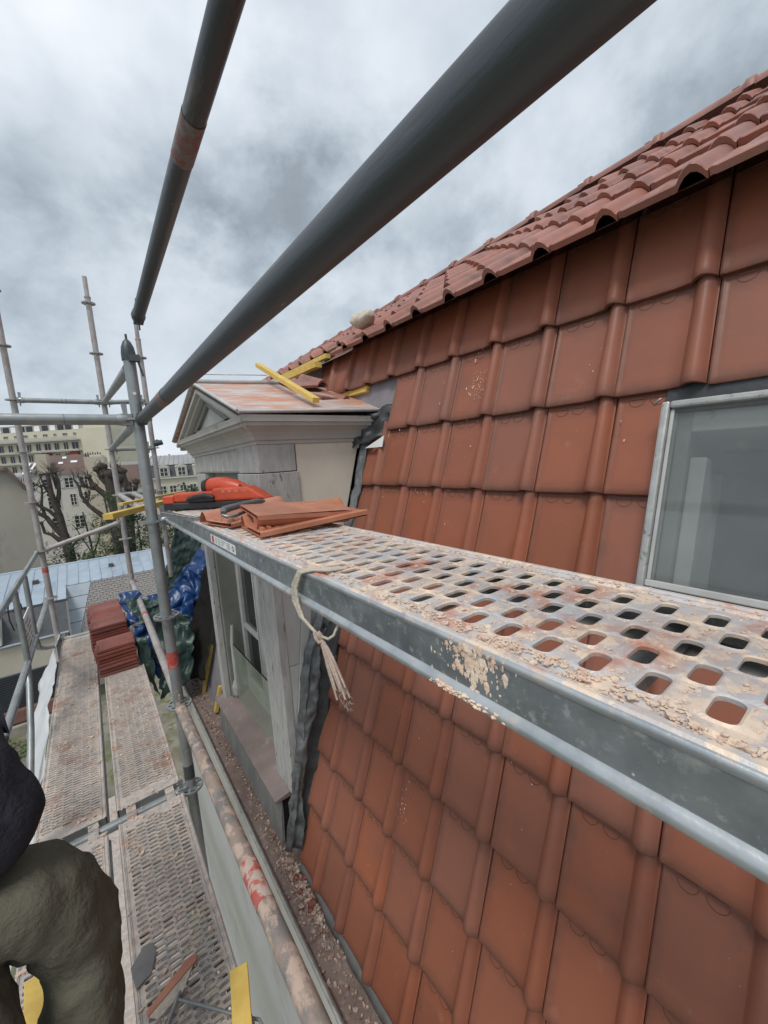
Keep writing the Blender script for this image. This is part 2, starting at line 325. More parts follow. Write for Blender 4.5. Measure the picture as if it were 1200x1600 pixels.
# roof planes -------------------------------------------------------
AL = R(74); SA, CA = math.sin(AL), math.cos(AL)
def RP(Y, s, D=1.25):                        # point on the steep roof: along Y, up-slope s, distance D
    return Vector((D*SA+s*CA, Y, -D*CA+s*SA))
house = thing('tiled_house', (2.5, 3, -14), 'rendered house front under the gutter beside the scaffold', 'building')
m = MB(); m.box(.575, 4.9, -1.2, 5.9, -14, -2.34); m.build('wall', 'facade', house)
m = MB(); m.box(.53, .575, -1.2, 5.9, -2.62, -2.30); m.build('cornice', 'facade', house)
m = MB(); m.prism([(.80, 5.85, -2.3), (4.9, 5.85, -2.3), (4.9, 5.85, .4), (2.96, 5.85, 1.35), (1.58, 5.85, .62)], (0, .05, 0)); m.build('gable_wall', 'cream', house)
m = MB(); m.prism([(.80, -1.2, -2.3), (4.9, -1.2, -2.3), (4.9, -1.2, .4), (2.96, -1.2, 1.45), (1.58, -1.2, .62)], (0, .05, 0)); m.build('gable_wall', 'cream', house)

steep = thing('steep_tiled_roof', (1.25, 2, -2.3), 'steep lower roof slope of big flat red tiles with rolls', 'roof')
m = MB()
def slab(Y0, Y1, s0, s1, D0, D1):
    pts = [RP(Y0, s0, D1), RP(Y1, s0, D1), RP(Y1, s1, D1), RP(Y0, s1, D1)]
    return m.prism(pts, (RP(0, 0, D0)-RP(0, 0, D1)))
slab(-1.2, -.75, -2.0, 1.15, 1.275, 1.30); slab(-.75, .40, -2.0, -.10, 1.275, 1.30); slab(-.75, .40, .46, 1.15, 1.275, 1.30); slab(.40, 2.02, -2.0, 1.15, 1.275, 1.30); slab(3.22, 5.9, -2.0, 1.15, 1.275, 1.30); slab(2.02, 3.22, .60, 1.15, 1.275, 1.30)
m.build('underlay', 'felt', steep)
for (ya, yb, s) in ((1.70, 2.02, .475), (2.0, 3.2, .78), (1.85, 1.99, .14), (1.85, 1.99, -.16), (1.85, 1.99, -.46), (1.84, 1.98, -.76), (1.83, 1.97, -1.06), (1.82, 1.96, -1.36), (1.8, 1.95, -1.66)):
    b = MB(); b.obox(RP((ya+yb)/2, s, 1.262), (0, (yb-ya)/2, 0), (.018*CA, 0, .018*SA), (.011*SA, 0, -.011*CA)); b.build('batten', 'batten', steep)
for (Y, s0, s1) in ((4.42, -1.63, -.75), (4.09, -1.98, -1.50), (3.63, -1.95, -1.72)):
    b = MB(); b.obox(RP(Y, (s0+s1)/2, 1.245), (0, .022, 0), ((s1-s0)/2*CA, 0, (s1-s0)/2*SA), (.014*SA, 0, -.014*CA)); b.build('batten', 'batten', steep)
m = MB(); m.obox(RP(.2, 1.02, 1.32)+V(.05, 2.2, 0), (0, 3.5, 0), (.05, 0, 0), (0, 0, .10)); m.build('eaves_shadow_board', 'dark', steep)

# ---- big flat interlocking tile -----------------------------------
TW, TG, TL = .229, .300, .352
def tile_profile(x, taper, rollh=.028):
    c = .197-taper*.002; hw = .024+taper*.006
    z = 0.0
    if x < .012: z = .0035*math.sin(math.pi*x/.012)
    d = abs(x-c)/hw
    if d < 1: z = rollh*(math.cos(d*math.pi/2)**.75)
    elif x > c+hw: z = .001
    return z
def tile_mesh(name, m_, w=TW, cut=None, L=TL, prof=tile_profile, ny=4, arcs=True, lift=.021, tk=.015, flutes=False):
    b = MB()
    xs = [0, .003, .006, .009, .012, .02, .05, .09, .13]+[.196+.0285*t for t in (-1, -.93, -.82, -.66, -.45, -.2, 0, .2, .45, .66, .82, .93, 1)]+[.2252]
    if flutes:
        xs = [0, .004, .010, .016, .028, .045, .052, .060, .068, .075, .092, .109, .116, .124, .132, .139]+[.188+.037*t for t in (-1, -.9, -.7, -.4, 0, .4, .7, .9, 1)]+[.2262]
    xs = [x for x in xs if cut is None or x <= cut]
    if cut is not None: xs.append(cut)
    ys = [0, .004, .02, .10, .22, L]
    PR0 = prof
    P = []
    for y in ys:
        tp = 1-y/L; base = lift*(1-y/L)
        dz = -.004 if y == 0 else (-.001 if y == .004 else 0)
        P.append([(x, y, base+prof(x, tp)+dz) for x in xs])
    n = len(xs)
    b.add([p for row in P for p in row], [(j*n+i, j*n+i+1, (j+1)*n+i+1, (j+1)*n+i) for j in range(len(ys)-1) for i in range(n-1)], 0, True)
    fr = P[0]; lo = [(x, y+.002, z-tk) for x, y, z in fr]      # moulded lower edge
    b.add(fr+lo, [(i, n+i, n+i+1, i+1) for i in range(n-1)], 0, False)
    for side in (0, -1):
        e = [row[side] for row in P]; lo = [(x, y, z-tk) for x, y, z in e]; k = len(e)
        b.add(e+lo, [((i, i+1, k+i+1, k+i) if side == 0 else (i, k+i, k+i+1, i+1)) for i in range(k-1)], 0, False)
    back = [[(x, y, z-tk) for x, y, z in (row[0], row[-1])] for row in (P[0], P[-1])]
    b.add([back[0][0], back[0][1], back[1][1], back[1][0]], [(0, 3, 2, 1)])
    xr = cut if cut else .14
    if arcs:
        for xc in (.052, .108):
            if xc+.02 > xr: continue
            yc = TG-.015; zz = lambda y: lift*(1-y/L)+.0012
            pts = []
            for k in range(9):
                an = math.pi*(1+k/8); pts.append((xc+.021*math.cos(an), yc+.019*math.sin(an)))
            for (xa, ya), (xb, yb) in zip(pts, pts[1:]):
                b.bar((xa, ya, zz(ya)-.0010), (xb, yb, zz(yb)-.0010), .0015, .0010, (0, 0, 1), 1)
            b.box(xc-.018, xc+.018, TG-.012, TG-.006, zz(TG)-.001, zz(TG)+.0016)
        for yy in (TG+.018, TG+.036):            # cross ribs of the head, seen where no tile covers them
            for x0, x1 in ((.018, .078), (.084, .14)):
                if x1 > xr+.01: continue
                b.box(x0, x1, yy-.004, yy+.004, .001, .010)
    me = bpy.data.meshes.new(name); me.from_pydata([tuple(v) for v in b.v], [], b.f); me.materials.append(M[m_]); me.materials.append(M['groove']); me.polygons.foreach_set('material_index', b.mi)
    me.polygons.foreach_set('use_smooth', b.sm); me.update(); return me
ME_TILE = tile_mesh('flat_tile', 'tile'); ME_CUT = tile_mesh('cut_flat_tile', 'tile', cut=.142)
def steep_matrix(Yleft, s, D=1.252, jit=1.0):
    shear = .032
    ex = Vector((0, -1, 0)); ey = Vector((CA, shear, SA)); ez = Vector((-SA, 0, CA))
    a = rnd.uniform(-.006, .006)*jit; tl = rnd.uniform(-.004, .004)*jit
    o = RP(Yleft+rnd.uniform(-.0015, .0015), s+rnd.uniform(-.003, .003)*jit, D)
    Mx = Matrix(((ex.x, ey.x, ez.x, o.x), (ex.y, ey.y, ez.y, o.y), (ex.z, ey.z, ez.z, o.z), (0, 0, 0, 1)))
    return Mx @ Matrix.Rotation(a, 4, 'Z') @ Matrix.Rotation(tl+.003, 4, 'Y')
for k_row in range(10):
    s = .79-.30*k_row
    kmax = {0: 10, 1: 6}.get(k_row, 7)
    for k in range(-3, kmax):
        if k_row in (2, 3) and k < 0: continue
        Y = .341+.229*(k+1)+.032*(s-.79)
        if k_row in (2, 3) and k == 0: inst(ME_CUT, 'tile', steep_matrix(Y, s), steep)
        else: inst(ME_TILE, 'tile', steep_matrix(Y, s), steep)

ms = MB(); rq = random.Random(9)
for (yc_, sc_, sy_, ss_, n_) in ((1.12, .62, .025, .06, 110), (1.17, -1.17, .02, .04, 50), (.62, .55, .05, .1, 14), (1.5, .3, .3, .3, 40), (1.0, -.9, .4, .4, 60)):
    for i in range(n_):
        ms.blob(RP(rq.gauss(yc_, sy_), rq.gauss(sc_, ss_), 1.2395+rq.uniform(-.001, .002)), abs(rq.gauss(0, .0011))+.0005, i, .7, (.7, 1, rq.uniform(.8, 2.4)), sub=1)
ms.build('mortar_splash', 'crumb', steep, kind='stuff')
# ---- shallow upper roof -------------------------------------------
upper = thing('shallow_tiled_roof', (2.2, 3, .7), 'shallow upper roof of fluted red tiles running up to the ridge', 'roof')
def EV(Y): return Vector((1.325, Y, .622))
def RG(Y): return Vector((2.90, Y, 1.662-.0300*Y))
m = MB()
m.add([EV(-1.2)+V(.09, 0, .03), EV(5.9)+V(.09, 0, .03), RG(7.4)+V(0, 0, -.05), RG(-1.2)+V(0, 0, -.05)], [(0, 3, 2, 1)])
m.add([RG(-1.2)+V(.05, 0, -.05), RG(7.4)+V(.05, 0, -.05), V(5.0, 7.4, .35), V(5.0, -1.2, .35)], [(0, 3, 2, 1)])
m.build('underlay', 'felt', upper)
def prof2(x, taper):
    z = .003*math.sin(math.pi*x/.012) if x < .012 else 0.0
    for c in (.060, .124):
        d = abs(x-c)/.016
        if d < 1 and taper < .985: z += .006*math.cos(d*math.pi/2)
    c, hw = .188, .034; d = abs(x-c)/hw
    if d < 1: z = max(z, .031*(math.cos(d*math.pi/2)**.8))
    return z
ME_UP = tile_mesh('fluted_tile', 'roof_tile', prof=prof2, arcs=False, L=.345, flutes=True, lift=.026, tk=.018)
NR = 7
def upper_matrix(Y, row):
    t0 = row/NR; e, g = EV(Y), RG(Y); o = e.lerp(g, t0)
    ey = (g-e).normalized(); ex = Vector((0, -1, .030*t0)).normalized(); ez = ex.cross(ey).normalized(); ey = ez.cross(ex)
    Lr = (g-e).length/NR/.30
    o = o+ez*.004
    sx = .2085/.229; Mx = Matrix(((ex.x*sx, ey.x*Lr, ez.x, o.x), (ex.y*sx, ey.y*Lr, ez.y, o.y), (ex.z*sx, ey.z*Lr, ez.z, o.z), (0, 0, 0, 1)))
    return Mx @ Matrix.Rotation(rnd.uniform(-.006, .006), 4, 'Z') @ Matrix.Rotation(.004+rnd.uniform(-.004, .004), 4, 'Y')
for row in range(NR):
    kend = {0: 10, 1: 23}.get(row, 32)
    for k in range(-3, kend):
        inst(ME_UP, 'tile', upper_matrix(.350+.2085*k, row), upper)
# ridge: half-round pieces with a collar each
def ridge_mesh():
    b = MB(); Lr = .40; n = 12
    def ring(y, r): return [(r*math.cos(math.pi*i/n), y, r*math.sin(math.pi*i/n)) for i in range(n+1)]
    prof_ = [(0, .060), (.004, .068), (.040, .068), (.046, .060), (.06, .054), (Lr+.02, .052)]
    rs = [ring(y, r) for y, r in prof_]
    b.add([p for q in rs for p in q], [(j*(n+1)+i, (j+1)*(n+1)+i, (j+1)*(n+1)+i+1, j*(n+1)+i+1) for j in range(len(rs)-1) for i in range(n)], 0, True)
    b.add(rs[0]+[(x*.86, y, z*.86) for x, y, z in rs[0]], [(i, i+1, n+2+i, n+1+i) for i in range(n)])
    b.box(-.010, .010, .07, .10, .048, .064)
    me = bpy.data.meshes.new('ridge'); me.from_pydata([tuple(v) for v in b.v], [], b.f); me.materials.append(M['roof_tile']); me.polygons.foreach_set('use_smooth', b.sm); me.update(); return me
ME_RIDGE = ridge_mesh()
for k in range(-4, 17):
    Y = .60+.40*k; g = RG(Y)
    inst(ME_RIDGE, 'ridge_tile', Matrix.Translation((g.x+.03, Y, g.z+.050)) @ Matrix.Rotation(R(rnd.uniform(-.8, .8)-1.9), 4, 'X'), upper)
b = MB(); b.bar(EV(2.5)+V(.05, 0, .02), EV(3.6)+V(.05, 0, .03), .05, .035); b.build('batten', 'batten', upper)
b = MB(); b.bar(EV(2.55)+V(.16, 0, .10), EV(5.0)+V(.16, 0, .11), .04, .03); b.build('batten', 'batten', upper)

# ================================================================== DORMER
YN, YF, XF = 1.93, 3.25, .69
dm = thing('dormer', (.9, 2.6, -2.15), 'old painted dormer with a classical pediment and peeling pilasters', 'dormer')
# zinc roof: two slopes, thin with a rolled lip
ridA, ridB = V(.595, 2.68, .505), V(1.50, 2.68, .545)
eN0, eN1 = V(.59, 1.845, .238), V(1.395, 1.845, .262)
eF0, eF1 = V(.59, 3.52, .205), V(1.40, 3.52, .235)
def slopeq(name, a, b_, c, d, mt):
    m = MB(); n = (b_-a).cross(d-a).normalized()
    if n.z < 0: n = -n
    m.prism([a, b_, c, d], -n*.014); return m.build(name, mt, dm)
slopeq('roof_sheet', eN0, eN1, ridB, ridA, 'orange_zinc'); slopeq('roof_sheet', eF0, eF1, ridB, ridA, 'orange_zinc')
m = MB()
m.path([eN0+V(-.004, -.004, -.004), eN1+V(0, -.004, -.004)], .009); m.path([eF0+V(0, .004, -.004), eF1], .009)
m.path([ridA+V(-.004, 0, .004), eN0+V(-.006, 0, .0)], .008); m.path([ridA+V(-.004, 0, .004), eF0+V(-.006, 0, 0)], .008)
m.build('rolled_edge', 'pale_zinc_edge', dm)
m = MB(); m.path([ridA+V(-.01, 0, .012), ridB+V(0, 0, .012)], .013); m.build('ridge_roll', 'pale_zinc_edge', dm)
m = MB(); m.path([V(.60, 2.55, .52), V(.60, 2.55, .532), V(1.0, 2.5, .545), V(1.0, 2.5, .52)], .0025, 5); m.build('wire_rail', 'steel', dm)
# tympanum and raking mouldings
tn, tf, ta = V(XF-.01, 1.93, .215), V(XF-.01, 3.44, .19), V(XF-.01, 2.68, .475)
m = MB(); m.prism([tn, tf, ta], (.06, 0, 0)); m.build('tympanum', 'moulding', dm)
for A, B in ((eN0+V(.012, .02, -.03), ridA+V(.012, 0, -.035)), (eF0+V(.012, -.02, -.03), ridA+V(.012, 0, -.035))):
    m = MB(); d = (B-A); nn = d.cross(V(1, 0, 0)).normalized(); nn = nn if nn.z < 0 else -nn
    m.prism([A, B, B+nn*.022, A+nn*.022], (.10, 0, 0)); m.prism([A+nn*.022+V(.022, 0, 0), B+nn*.022+V(.022, 0, 0), B+nn*.05+V(.022, 0, 0), A+nn*.05+V(.022, 0, 0)], (.08, 0, 0))
    m.build('raking_moulding', 'moulding', dm)
i1, i2, i3 = V(.668, 2.25, .235), V(.668, 3.12, .225), V(.668, 2.68, .385)
for A, B in ((i1, i3), (i2, i3), (i1, i2)):
    m = MB(); m.bar(A, B, .03, .018, (1, 0, 0)); m.build('panel_moulding', 'reveal', dm)
# cornice swept round the front and the near side
pr = [(0, .085), (.010, .088), (.011, .104), (.020, .108), (.026, .126), (.038, .146), (.056, .164), (.072, .174), (.074, .190), (.084, .192), (.086, .206), (.090, .222)]
m = MB(); vs = []
for o, z in pr:
    zf = z-.02
    vs += [(XF-o, YF+.10+o, zf), (XF-o, YN-o, z), (1.42, YN-o, z)]
m.add(vs, [(3*i+j, 3*i+j+1, 3*i+j+4, 3*i+j+3) for i in range(len(pr)-1) for j in (0, 1)])
m.add([(XF-.09, YF+.19, .202), (XF-.09, YN-.09, .222), (1.42, YN-.09, .222), (1.42, YF+.19, .202)], [(0, 1, 2, 3)])
m.build('cornice', 'moulding', dm)
# frieze, blocks, pilasters
def dbox(nm, mt, x0, x1, y0, y1, z0, z1, bv=.003):
    m = MB(); m.box(x0, x1, y0, y1, z0, z1); o = m.build(nm, mt, dm); bevel(o, bv, 1); return o
dbox('frieze', 'moulding', XF, XF+.10, YN+.002, YF+.10, -.052, .10)
dbox('frieze_board', 'old_wood', XF-.006, XF+.006, YN+.20, YF-.02, -.045, .070)
dbox('pilaster_block', 'old_wood', XF-.010, .880, YN-.008, 2.235, -.052, .086)
dbox('pilaster_block', 'old_wood', XF-.016, .888, YN-.016, 2.250, -.232, -.056)
dbox('pilaster_block', 'old_wood', XF-.012, XF+.10, 3.02, YF+.02, -.232, -.056)
dbox('lintel', 'reveal', XF+.05, XF+.16, 2.25, 3.05, -.16, -.05)
# peeling corner post and side boards
dbox('corner_post', 'old_wood', XF-.004, XF+.05, YN-.004, 2.165, -1.86, -.232, .006)
dbox('jamb_post', 'old_wood', XF-.03, XF+.02, 3.185, 3.262, -1.88, -.232, .006)
dbox('reveal_board', 'reveal', XF+.02, .86, 3.14, 3.20, -1.86, -.16)
dbox('reveal_board', 'reveal', XF+.05, .86, 2.10, 2.165, -1.86, -.16)
def cheekpoly(z0, z1, x0):
    xr = lambda z: (1.25+CA*z)/SA-.045
    return [(x0, YN, z0), (xr(z0), YN, z0), (xr(z1), YN, z1), (x0, YN, z1)]
m = MB(); m.prism(cheekpoly(-.62, .12, .888), (0, .04, 0)); m.build('cheek', 'cream', dm)
zs = [-1.86, -1.50, -1.10, -.62]
for a, c in zip(zs, zs[1:]):
    m = MB(); m.prism([V(*p) for p in cheekpoly(a, c-.004, .735)], (0, .03, 0)); m.build('side_board', 'white_paint', dm)
m = MB(); m.prism(cheekpoly(-.616, -.235, .735)[:1]+[V(.888, YN, -.616), V(.888, YN, -.235), V(.735, YN, -.235)], (0, .03, 0)); m.build('side_board', 'white_paint', dm)
m = MB(); m.prism([V(.735, YN-.012, -.60), V(.775, YN-.012, -.60), V(.79, YN-.012, -.23), V(.735, YN-.012, -.23)], (0, .01, 0)); m.build('cover_strip', 'old_wood', dm)
m = MB(); m.bar(V(.72, YN-.014, -1.84), V(.885, YN-.014, -.62), .05, .014, (0, 1, 0)); m.build('cover_strip', 'white_paint', dm)
m = MB(); m.prism([(.70, YF, -1.9), (1.33, YF, .1), (.70, YF, .1)], (0, .04, 0)); m.build('cheek', 'cream', dm)
# window: two leaves with a glazing bar, dark room behind
XW = .86
win = MB()
win.box(XW-.02, XW+.04, 2.165, 2.205, -1.84, -.16); win.box(XW-.02, XW+.04, 3.10, 3.14, -1.84, -.16); win.box(XW-.02, XW+.04, 2.205, 3.10, -.20, -.16); win.box(XW-.02, XW+.04, 2.205, 3.10, -1.84, -1.80)
wo = win.build('window', 'winframe', dm); bevel(wo, .004, 1)
for y0, y1 in ((2.208, 2.65), (2.656, 3.098)):
    b = MB()
    b.box(XW-.032, XW+.012, y0, y0+.055, -1.798, -.202); b.box(XW-.032, XW+.012, y1-.055, y1, -1.798, -.202)
    for z0, z1 in ((-1.798, -1.70), (-1.27, -1.235), (-.255, -.202)): b.box(XW-.028, XW+.012, y0+.055, y1-.055, z0, z1)
    b.tube((XW-.036, y0+.028, -1.75), (XW-.036, y0+.028, -.25), .006, n=6)
    o = b.build('casement', 'winframe', wo); bevel(o, .003, 1)
    for z0, z1 in ((-1.70, -1.27), (-1.235, -.255)):
        g = MB(); g.box(XW-.008, XW-.002, y0+.055, y1-.055, z0, z1); g.build('pane', 'glass', wo)
m = MB()
m.add([(XW+.03, 2.0, -1.9), (XW+.03, 3.2, -1.9), (1.9, 3.2, -1.9), (1.9, 2.0, -1.9), (XW+.03, 2.0, 0.05), (XW+.03, 3.2, .05), (1.9, 3.2, .05), (1.9, 2.0, .05)], [(0, 1, 2, 3), (4, 7, 6, 5), (0, 3, 7, 4), (1, 5, 6, 2), (3, 2, 6, 7)])
m.build('room_lining', 'dark', dm)
# sill, apron of zinc strips, glass guard
m = MB(); m.prism([(.60, 1.99, -1.905), (.60, 1.99, -1.882), (XW, 1.99, -1.845), (XW, 1.99, -1.905)], (0, 1.30, 0)); o = m.build('sill', 'sill', dm); bevel(o, .006, 2)
for i in range(7):
    y0 = 2.0+i*.183
    m = MB(); m.prism([(.615, y0, -2.17), (.635, y0, -1.906), (.655, y0, -1.906), (.640, y0, -2.17)], (0, .176, 0)); o = m.build('apron_strip', 'apron', dm); bevel(o, .004, 1)
m = MB(); m.box(.645, .70, 2.0, 3.3, -2.19, -1.906); m.build('apron_backing', 'dark', dm)
m = MB(); m.add([(.745, 3.10, -1.40), (.745, 2.19, -1.37), (.735, 2.17, -1.78), (.735, 3.13, -1.86), (.751, 3.10, -1.40), (.751, 2.19, -1.37), (.741, 2.17, -1.78), (.741, 3.13, -1.86)], [(0, 1, 2, 3), (7, 6, 5, 4), (0, 4, 5, 1), (1, 5, 6, 2), (2, 6, 7, 3), (3, 7, 4, 0)])
m.build('glass_guard', 'guard_glass', dm)
m = MB(); m.path([(.7455, 3.10, -1.396), (.7455, 2.19, -1.366)], .004, 6); m.build('glass_edge', 'dark', dm)
m = MB(); m.path([V(.76, 3.11, -1.25), V(.74, 3.09, -1.38), V(.75, 3.12, -1.80)], [.012, .014, .02], 8); m.blob((.735, 3.13, -1.80), .05, 3, .5, (.6, 1, 1.6)); m.build('rotten_bracket', 'old_wood', dm)

# lead flashing crumpled between dormer and tiles
def crumple(fn, nu, nv, amp, seed, freq=6, dirv=None, fold=0):
    off = Vector((seed*3.1, seed*1.7, seed*.9)); m = MB()
    def g(u, v):
        p = Vector(fn(u, v))
        w = Vector((noise.noise(p*freq+off), noise.noise(p*freq+off+V(9, 0, 0)), noise.noise(p*freq+off+V(0, 9, 0))))
        w2 = Vector((noise.noise(p*freq*2.7+off), noise.noise(p*freq*2.7+off+V(9, 0, 0)), noise.noise(p*freq*2.7+off+V(0, 9, 0))))
        rd = 1-abs(noise.noise(p*freq*1.3+off+V(5, 5, 5)))*2
        w3 = noise.noise(p*freq*5+off); q = p+w*amp+w2*amp*.55+Vector((w3, w3, -w3))*amp*.2
        if dirv is not None: q += Vector(dirv)*rd*amp*1.1
        return q
    m.grid(g, nu, nv); return m
def bil(a, b, c, d):
    a, b, c, d = map(Vector, (a, b, c, d)); return lambda u, v: (a.lerp(b, u)).lerp(d.lerp(c, u), v)
def solid(o, t=.003):
    s = o.modifiers.new('thickness', 'SOLIDIFY'); s.thickness = t; return o
fl = thing('lead_flashing', (.9, 1.9, -2.1), 'crumpled grey lead flashing hanging beside the dormer', 'flashing')
cl = [V(1.30, 1.90, .10), V(1.19, 1.91, -.28), V(1.05, 1.90, -.60), V(.915, 1.905, -.86), V(.83, 1.90, -1.05), V(.765, 1.89, -1.35), V(.69, 1.885, -1.68), V(.61, 1.87, -2.10)]
def along(v):
    t = v*(len(cl)-1); i = min(int(t), len(cl)-2); return cl[i].lerp(cl[i+1], t-i)
def ribbon(w0, w1, dy, ph):
    def g(u, v):
        c = along(v); w = w0+(w1-w0)*v
        return c+V(w*u+.012*math.sin(v*21+ph), dy*u+.010*math.sin(v*13+ph+u*3), 0)
    return g
solid(crumple(ribbon(.11, .05, -.03, 0), 10, 110, .018, 3, 7, (-.5, -.6, 0)).build('sheet', 'lead', fl))
solid(crumple(lambda u, v: along(v)+V(-.012+.03*u, -.035*u-.01*math.sin(v*17), 0), 5, 90, .010, 5, 12, (-.5, .5, 0)).build('folded_strip', 'lead', fl))
solid(crumple(lambda u, v: along(.08+v*.9)+V(.05+.11*u, -.045*u+.01*math.sin(v*9), 0), 8, 60, .013, 8, 7, (-.3, -.6, 0)).build('membrane', 'black_sheet', fl))
bs = MB(); bsf = crumple(bil((1.30, 2.02, .205), (1.40, 1.72, .275), (1.36, 1.76, .10), (1.235, 1.93, .04)), 14, 12, .035, 11, 9, (-.6, -.3, .2))
solid(tag(bsf.build('black_plastic_sheet', 'black_sheet'), 'bunched black plastic sheet stuffed under the dormer eave beside the tiles', 'sheet'), .004)
b = MB(); b.prism([RP(1.86, .395, 1.215), RP(1.70, .455, 1.215), RP(1.70, .395, 1.215)], (.004, 0, -.001)); tag(b.build('white_metal_offcut', 'white'), 'small white metal offcut at the corner of dormer roof and tiles', 'offcut')

# ================================================================== GUTTER
gt = thing('gutter', (.6, 3, -2.3), 'long brown box gutter full of debris below the steep tiles', 'gutter')
m = MB(); m.box(.517, .75, -1.2, 5.9, -2.262, -2.245); m.box(.517, .524, -1.2, 5.9, -2.245, -2.203); m.build('trough', 'gutter', gt)
y = -1.2
while y < 5.7:
    m = MB(); m.tube((.511, y, -2.200), (.511, y+.592, -2.200), .0085, n=10); m.build('bead', 'bead', gt)
    m = MB(); m.tube((.511, y+.585, -2.200), (.511, y+.602, -2.200), .0105, n=10); m.build('bead_joint', 'bead', gt); y += .6
m = MB()
for i in range(6):
    y0 = -.9+i*.52
    m.add([(.668, y0, -2.24), (.668, y0+.50, -2.24), (.712, y0+.50, -2.08), (.712, y0, -2.08)], [(0, 1, 2, 3)])
m2 = crumple(lambda u, v: V(.655+.065*v, -1.1+2.95*u, -2.243+.175*v), 70, 5, .008, 31, 7, (-.5, 0, .2)); solid(m2.build('zinc_upstand', 'apron', gt), .003)
deb = MB(); rr = random.Random(5)
for i in range(1500):
    y = rr.uniform(.2, 5.0); c = .61+.02*math.sin(y*3)
    if rr.random() < .45: y = rr.gauss(1.75, .16); c = .63
    x = min(max(rr.gauss(c, .022), .53), .69); r = rr.uniform(.0025, .0075)*(1.6 if rr.random() < .06 else 1)
    deb.blob((x, y, -2.243+r*.5), r, i, .6, (1, 1.2, .6), sub=0 if r < .006 else 1) if False else deb.obox((x, y, -2.243+r*.5), Vector((rr.uniform(-1, 1), rr.uniform(-1, 1), rr.uniform(-.4, .4))).normalized()*r, Vector((rr.uniform(-1, 1), rr.uniform(-1, 1), rr.uniform(-.4, .4))).normalized()*r*.8, Vector((0, rr.uniform(-.5, .5), 1))*r*.5)
o = deb.build('gutter_debris', 'rubble', kind='stuff', label='broken tile and mortar debris lying in the gutter')
for i in range(16):
    rr2 = random.Random(i); 
    b = MB(); r = rr2.uniform(.010, .022); b.blob((rr2.gauss(.625, .02), rr2.gauss(1.78, .12), -2.240+r*.4), r, i+60, .7, (1.2, 1, .6))
    tag(b.build('mortar_lump', 'rubble' if i % 3 else 'stack_tile'), None, 'lump', 'mortar and tile lumps heaped in the gutter')['label'] = ('red tile lump ' if i % 3 == 0 else 'grey mortar lump ')+'in the gutter heap below the lead flashing'

# ================================================================== SKYLIGHT
sk = thing('skylight', RP(.1, -.1, 1.2), 'metal framed roof window set among the tiles behind the plank', 'skylight')
Ysk0, Ysk1, S0, S1 = -.75, .415, -.065, .442
EY, ES, EN = V(0, 1, 0), V(CA, 0, SA), V(SA, 0, -CA)     # EN points into the roof
def skb(nm, mt, y0, y1, s0, s1, d0, d1, bv=.003, par=None):
    m = MB(); c = RP((y0+y1)/2, (s0+s1)/2, (d0+d1)/2); m.obox(c, EY*(y1-y0)/2, ES*(s1-s0)/2, EN*(d1-d0)/2); o = m.build(nm, mt, par or sk); bevel(o, bv, 2); return o
skb('frame_side', 'bead', Ysk1-.020, Ysk1, S0, S1, 1.185, 1.235, .006); skb('frame_side', 'bead', Ysk0, Ysk0+.02, S0, S1, 1.185, 1.235)
skb('frame_head', 'bead', Ysk0+.02, Ysk1-.020, S1-.020, S1, 1.185, 1.235, .006)
skb('frame_foot', 'winframe', Ysk0+.02, Ysk1-.020, S0+.012, S0+.03, 1.190, 1.230)
skb('sash_side', 'winframe', Ysk1-.030, Ysk1-.021, S0+.03, S1-.021, 1.196, 1.226, .002)
skb('glass_pane', 'sky_glass', Ysk0+.02, Ysk1-.030, S0+.03, S1-.021, 1.200, 1.204, 0.0005)
# deep lining and dark room
skb('lining', 'reveal', Ysk1-.062, Ysk1-.030, S0, S1-.02, 1.232, 1.50)
skb('lining', 'moulding', Ysk0, Ysk1-.062, S1-.075, S1-.022, 1.232, 1.45)
skb('lining_strip', 'winframe', Ysk1-.10, Ysk1-.064, S0, S1-.14, 1.25, 1.42)
skb('blind_rail', 'dark', Ysk0, Ysk1-.110, S1-.175, S1-.125, 1.28, 1.31)
skb('room_back', 'dark', Ysk0-.1, Ysk1+.1, S0-.3, S1+.12, 1.52, 1.54)
skb('room_floor', 'black_plastic', Ysk0, Ysk1-.105, S0-.01, S0+.03, 1.24, 1.50)
b = MB(); b.path([RP(.335, .10, 1.26), RP(.345, .13, 1.255), RP(.335, .165, 1.26), RP(.325, .13, 1.27), RP(.335, .10, 1.26)], .006, 6); b.build('handle', 'winframe', sk)
skb('apron', 'black_sheet', Ysk0, Ysk1, -.115, S0+.01, 1.215, 1.245)
skb('top_flashing', 'black_sheet', Ysk0, Ysk1+.01, S1, .53, 1.243, 1.25)
b = MB(); b.path([RP(.430, .432, 1.18), RP(.418, .440, 1.17), RP(.414, .448, 1.178)], .003, 6); b.build('wire_clip', 'steel', sk)

# ================================================================== SCAFFOLD
def rosette(parent, x, y, z, mt='galv'):
    m = MB(); n = 32; h = .0045
    def ring(r, zz): return [(x+r*math.cos(2*math.pi*i/n), y+r*math.sin(2*math.pi*i/n), zz) for i in range(n)]
    for ra, rb in ((.024, .033), (.051, .061)):
        a, b_, c, d = ring(ra, z+h), ring(rb, z+h), ring(rb, z-h), ring(ra, z-h)
        vs = a+b_+c+d; fs = []
        for i in range(n):
            j = (i+1) % n
            fs += [(i, n+i, n+j, j), (n+i, 2*n+i, 2*n+j, n+j), (2*n+i, 3*n+i, 3*n+j, 2*n+j), (3*n+i, i, j, 3*n+j)]
        m.add(vs, fs)
    for k in range(8):
        an = math.pi*k/4+math.pi/8; d = V(math.cos(an), math.sin(an), 0); t = V(-d.y, d.x, 0)
        m.obox(V(x, y, z)+d*.042, d*.0105, t*.0065, V(0, 0, h*.97))
    return m.build('rosette', mt, parent)
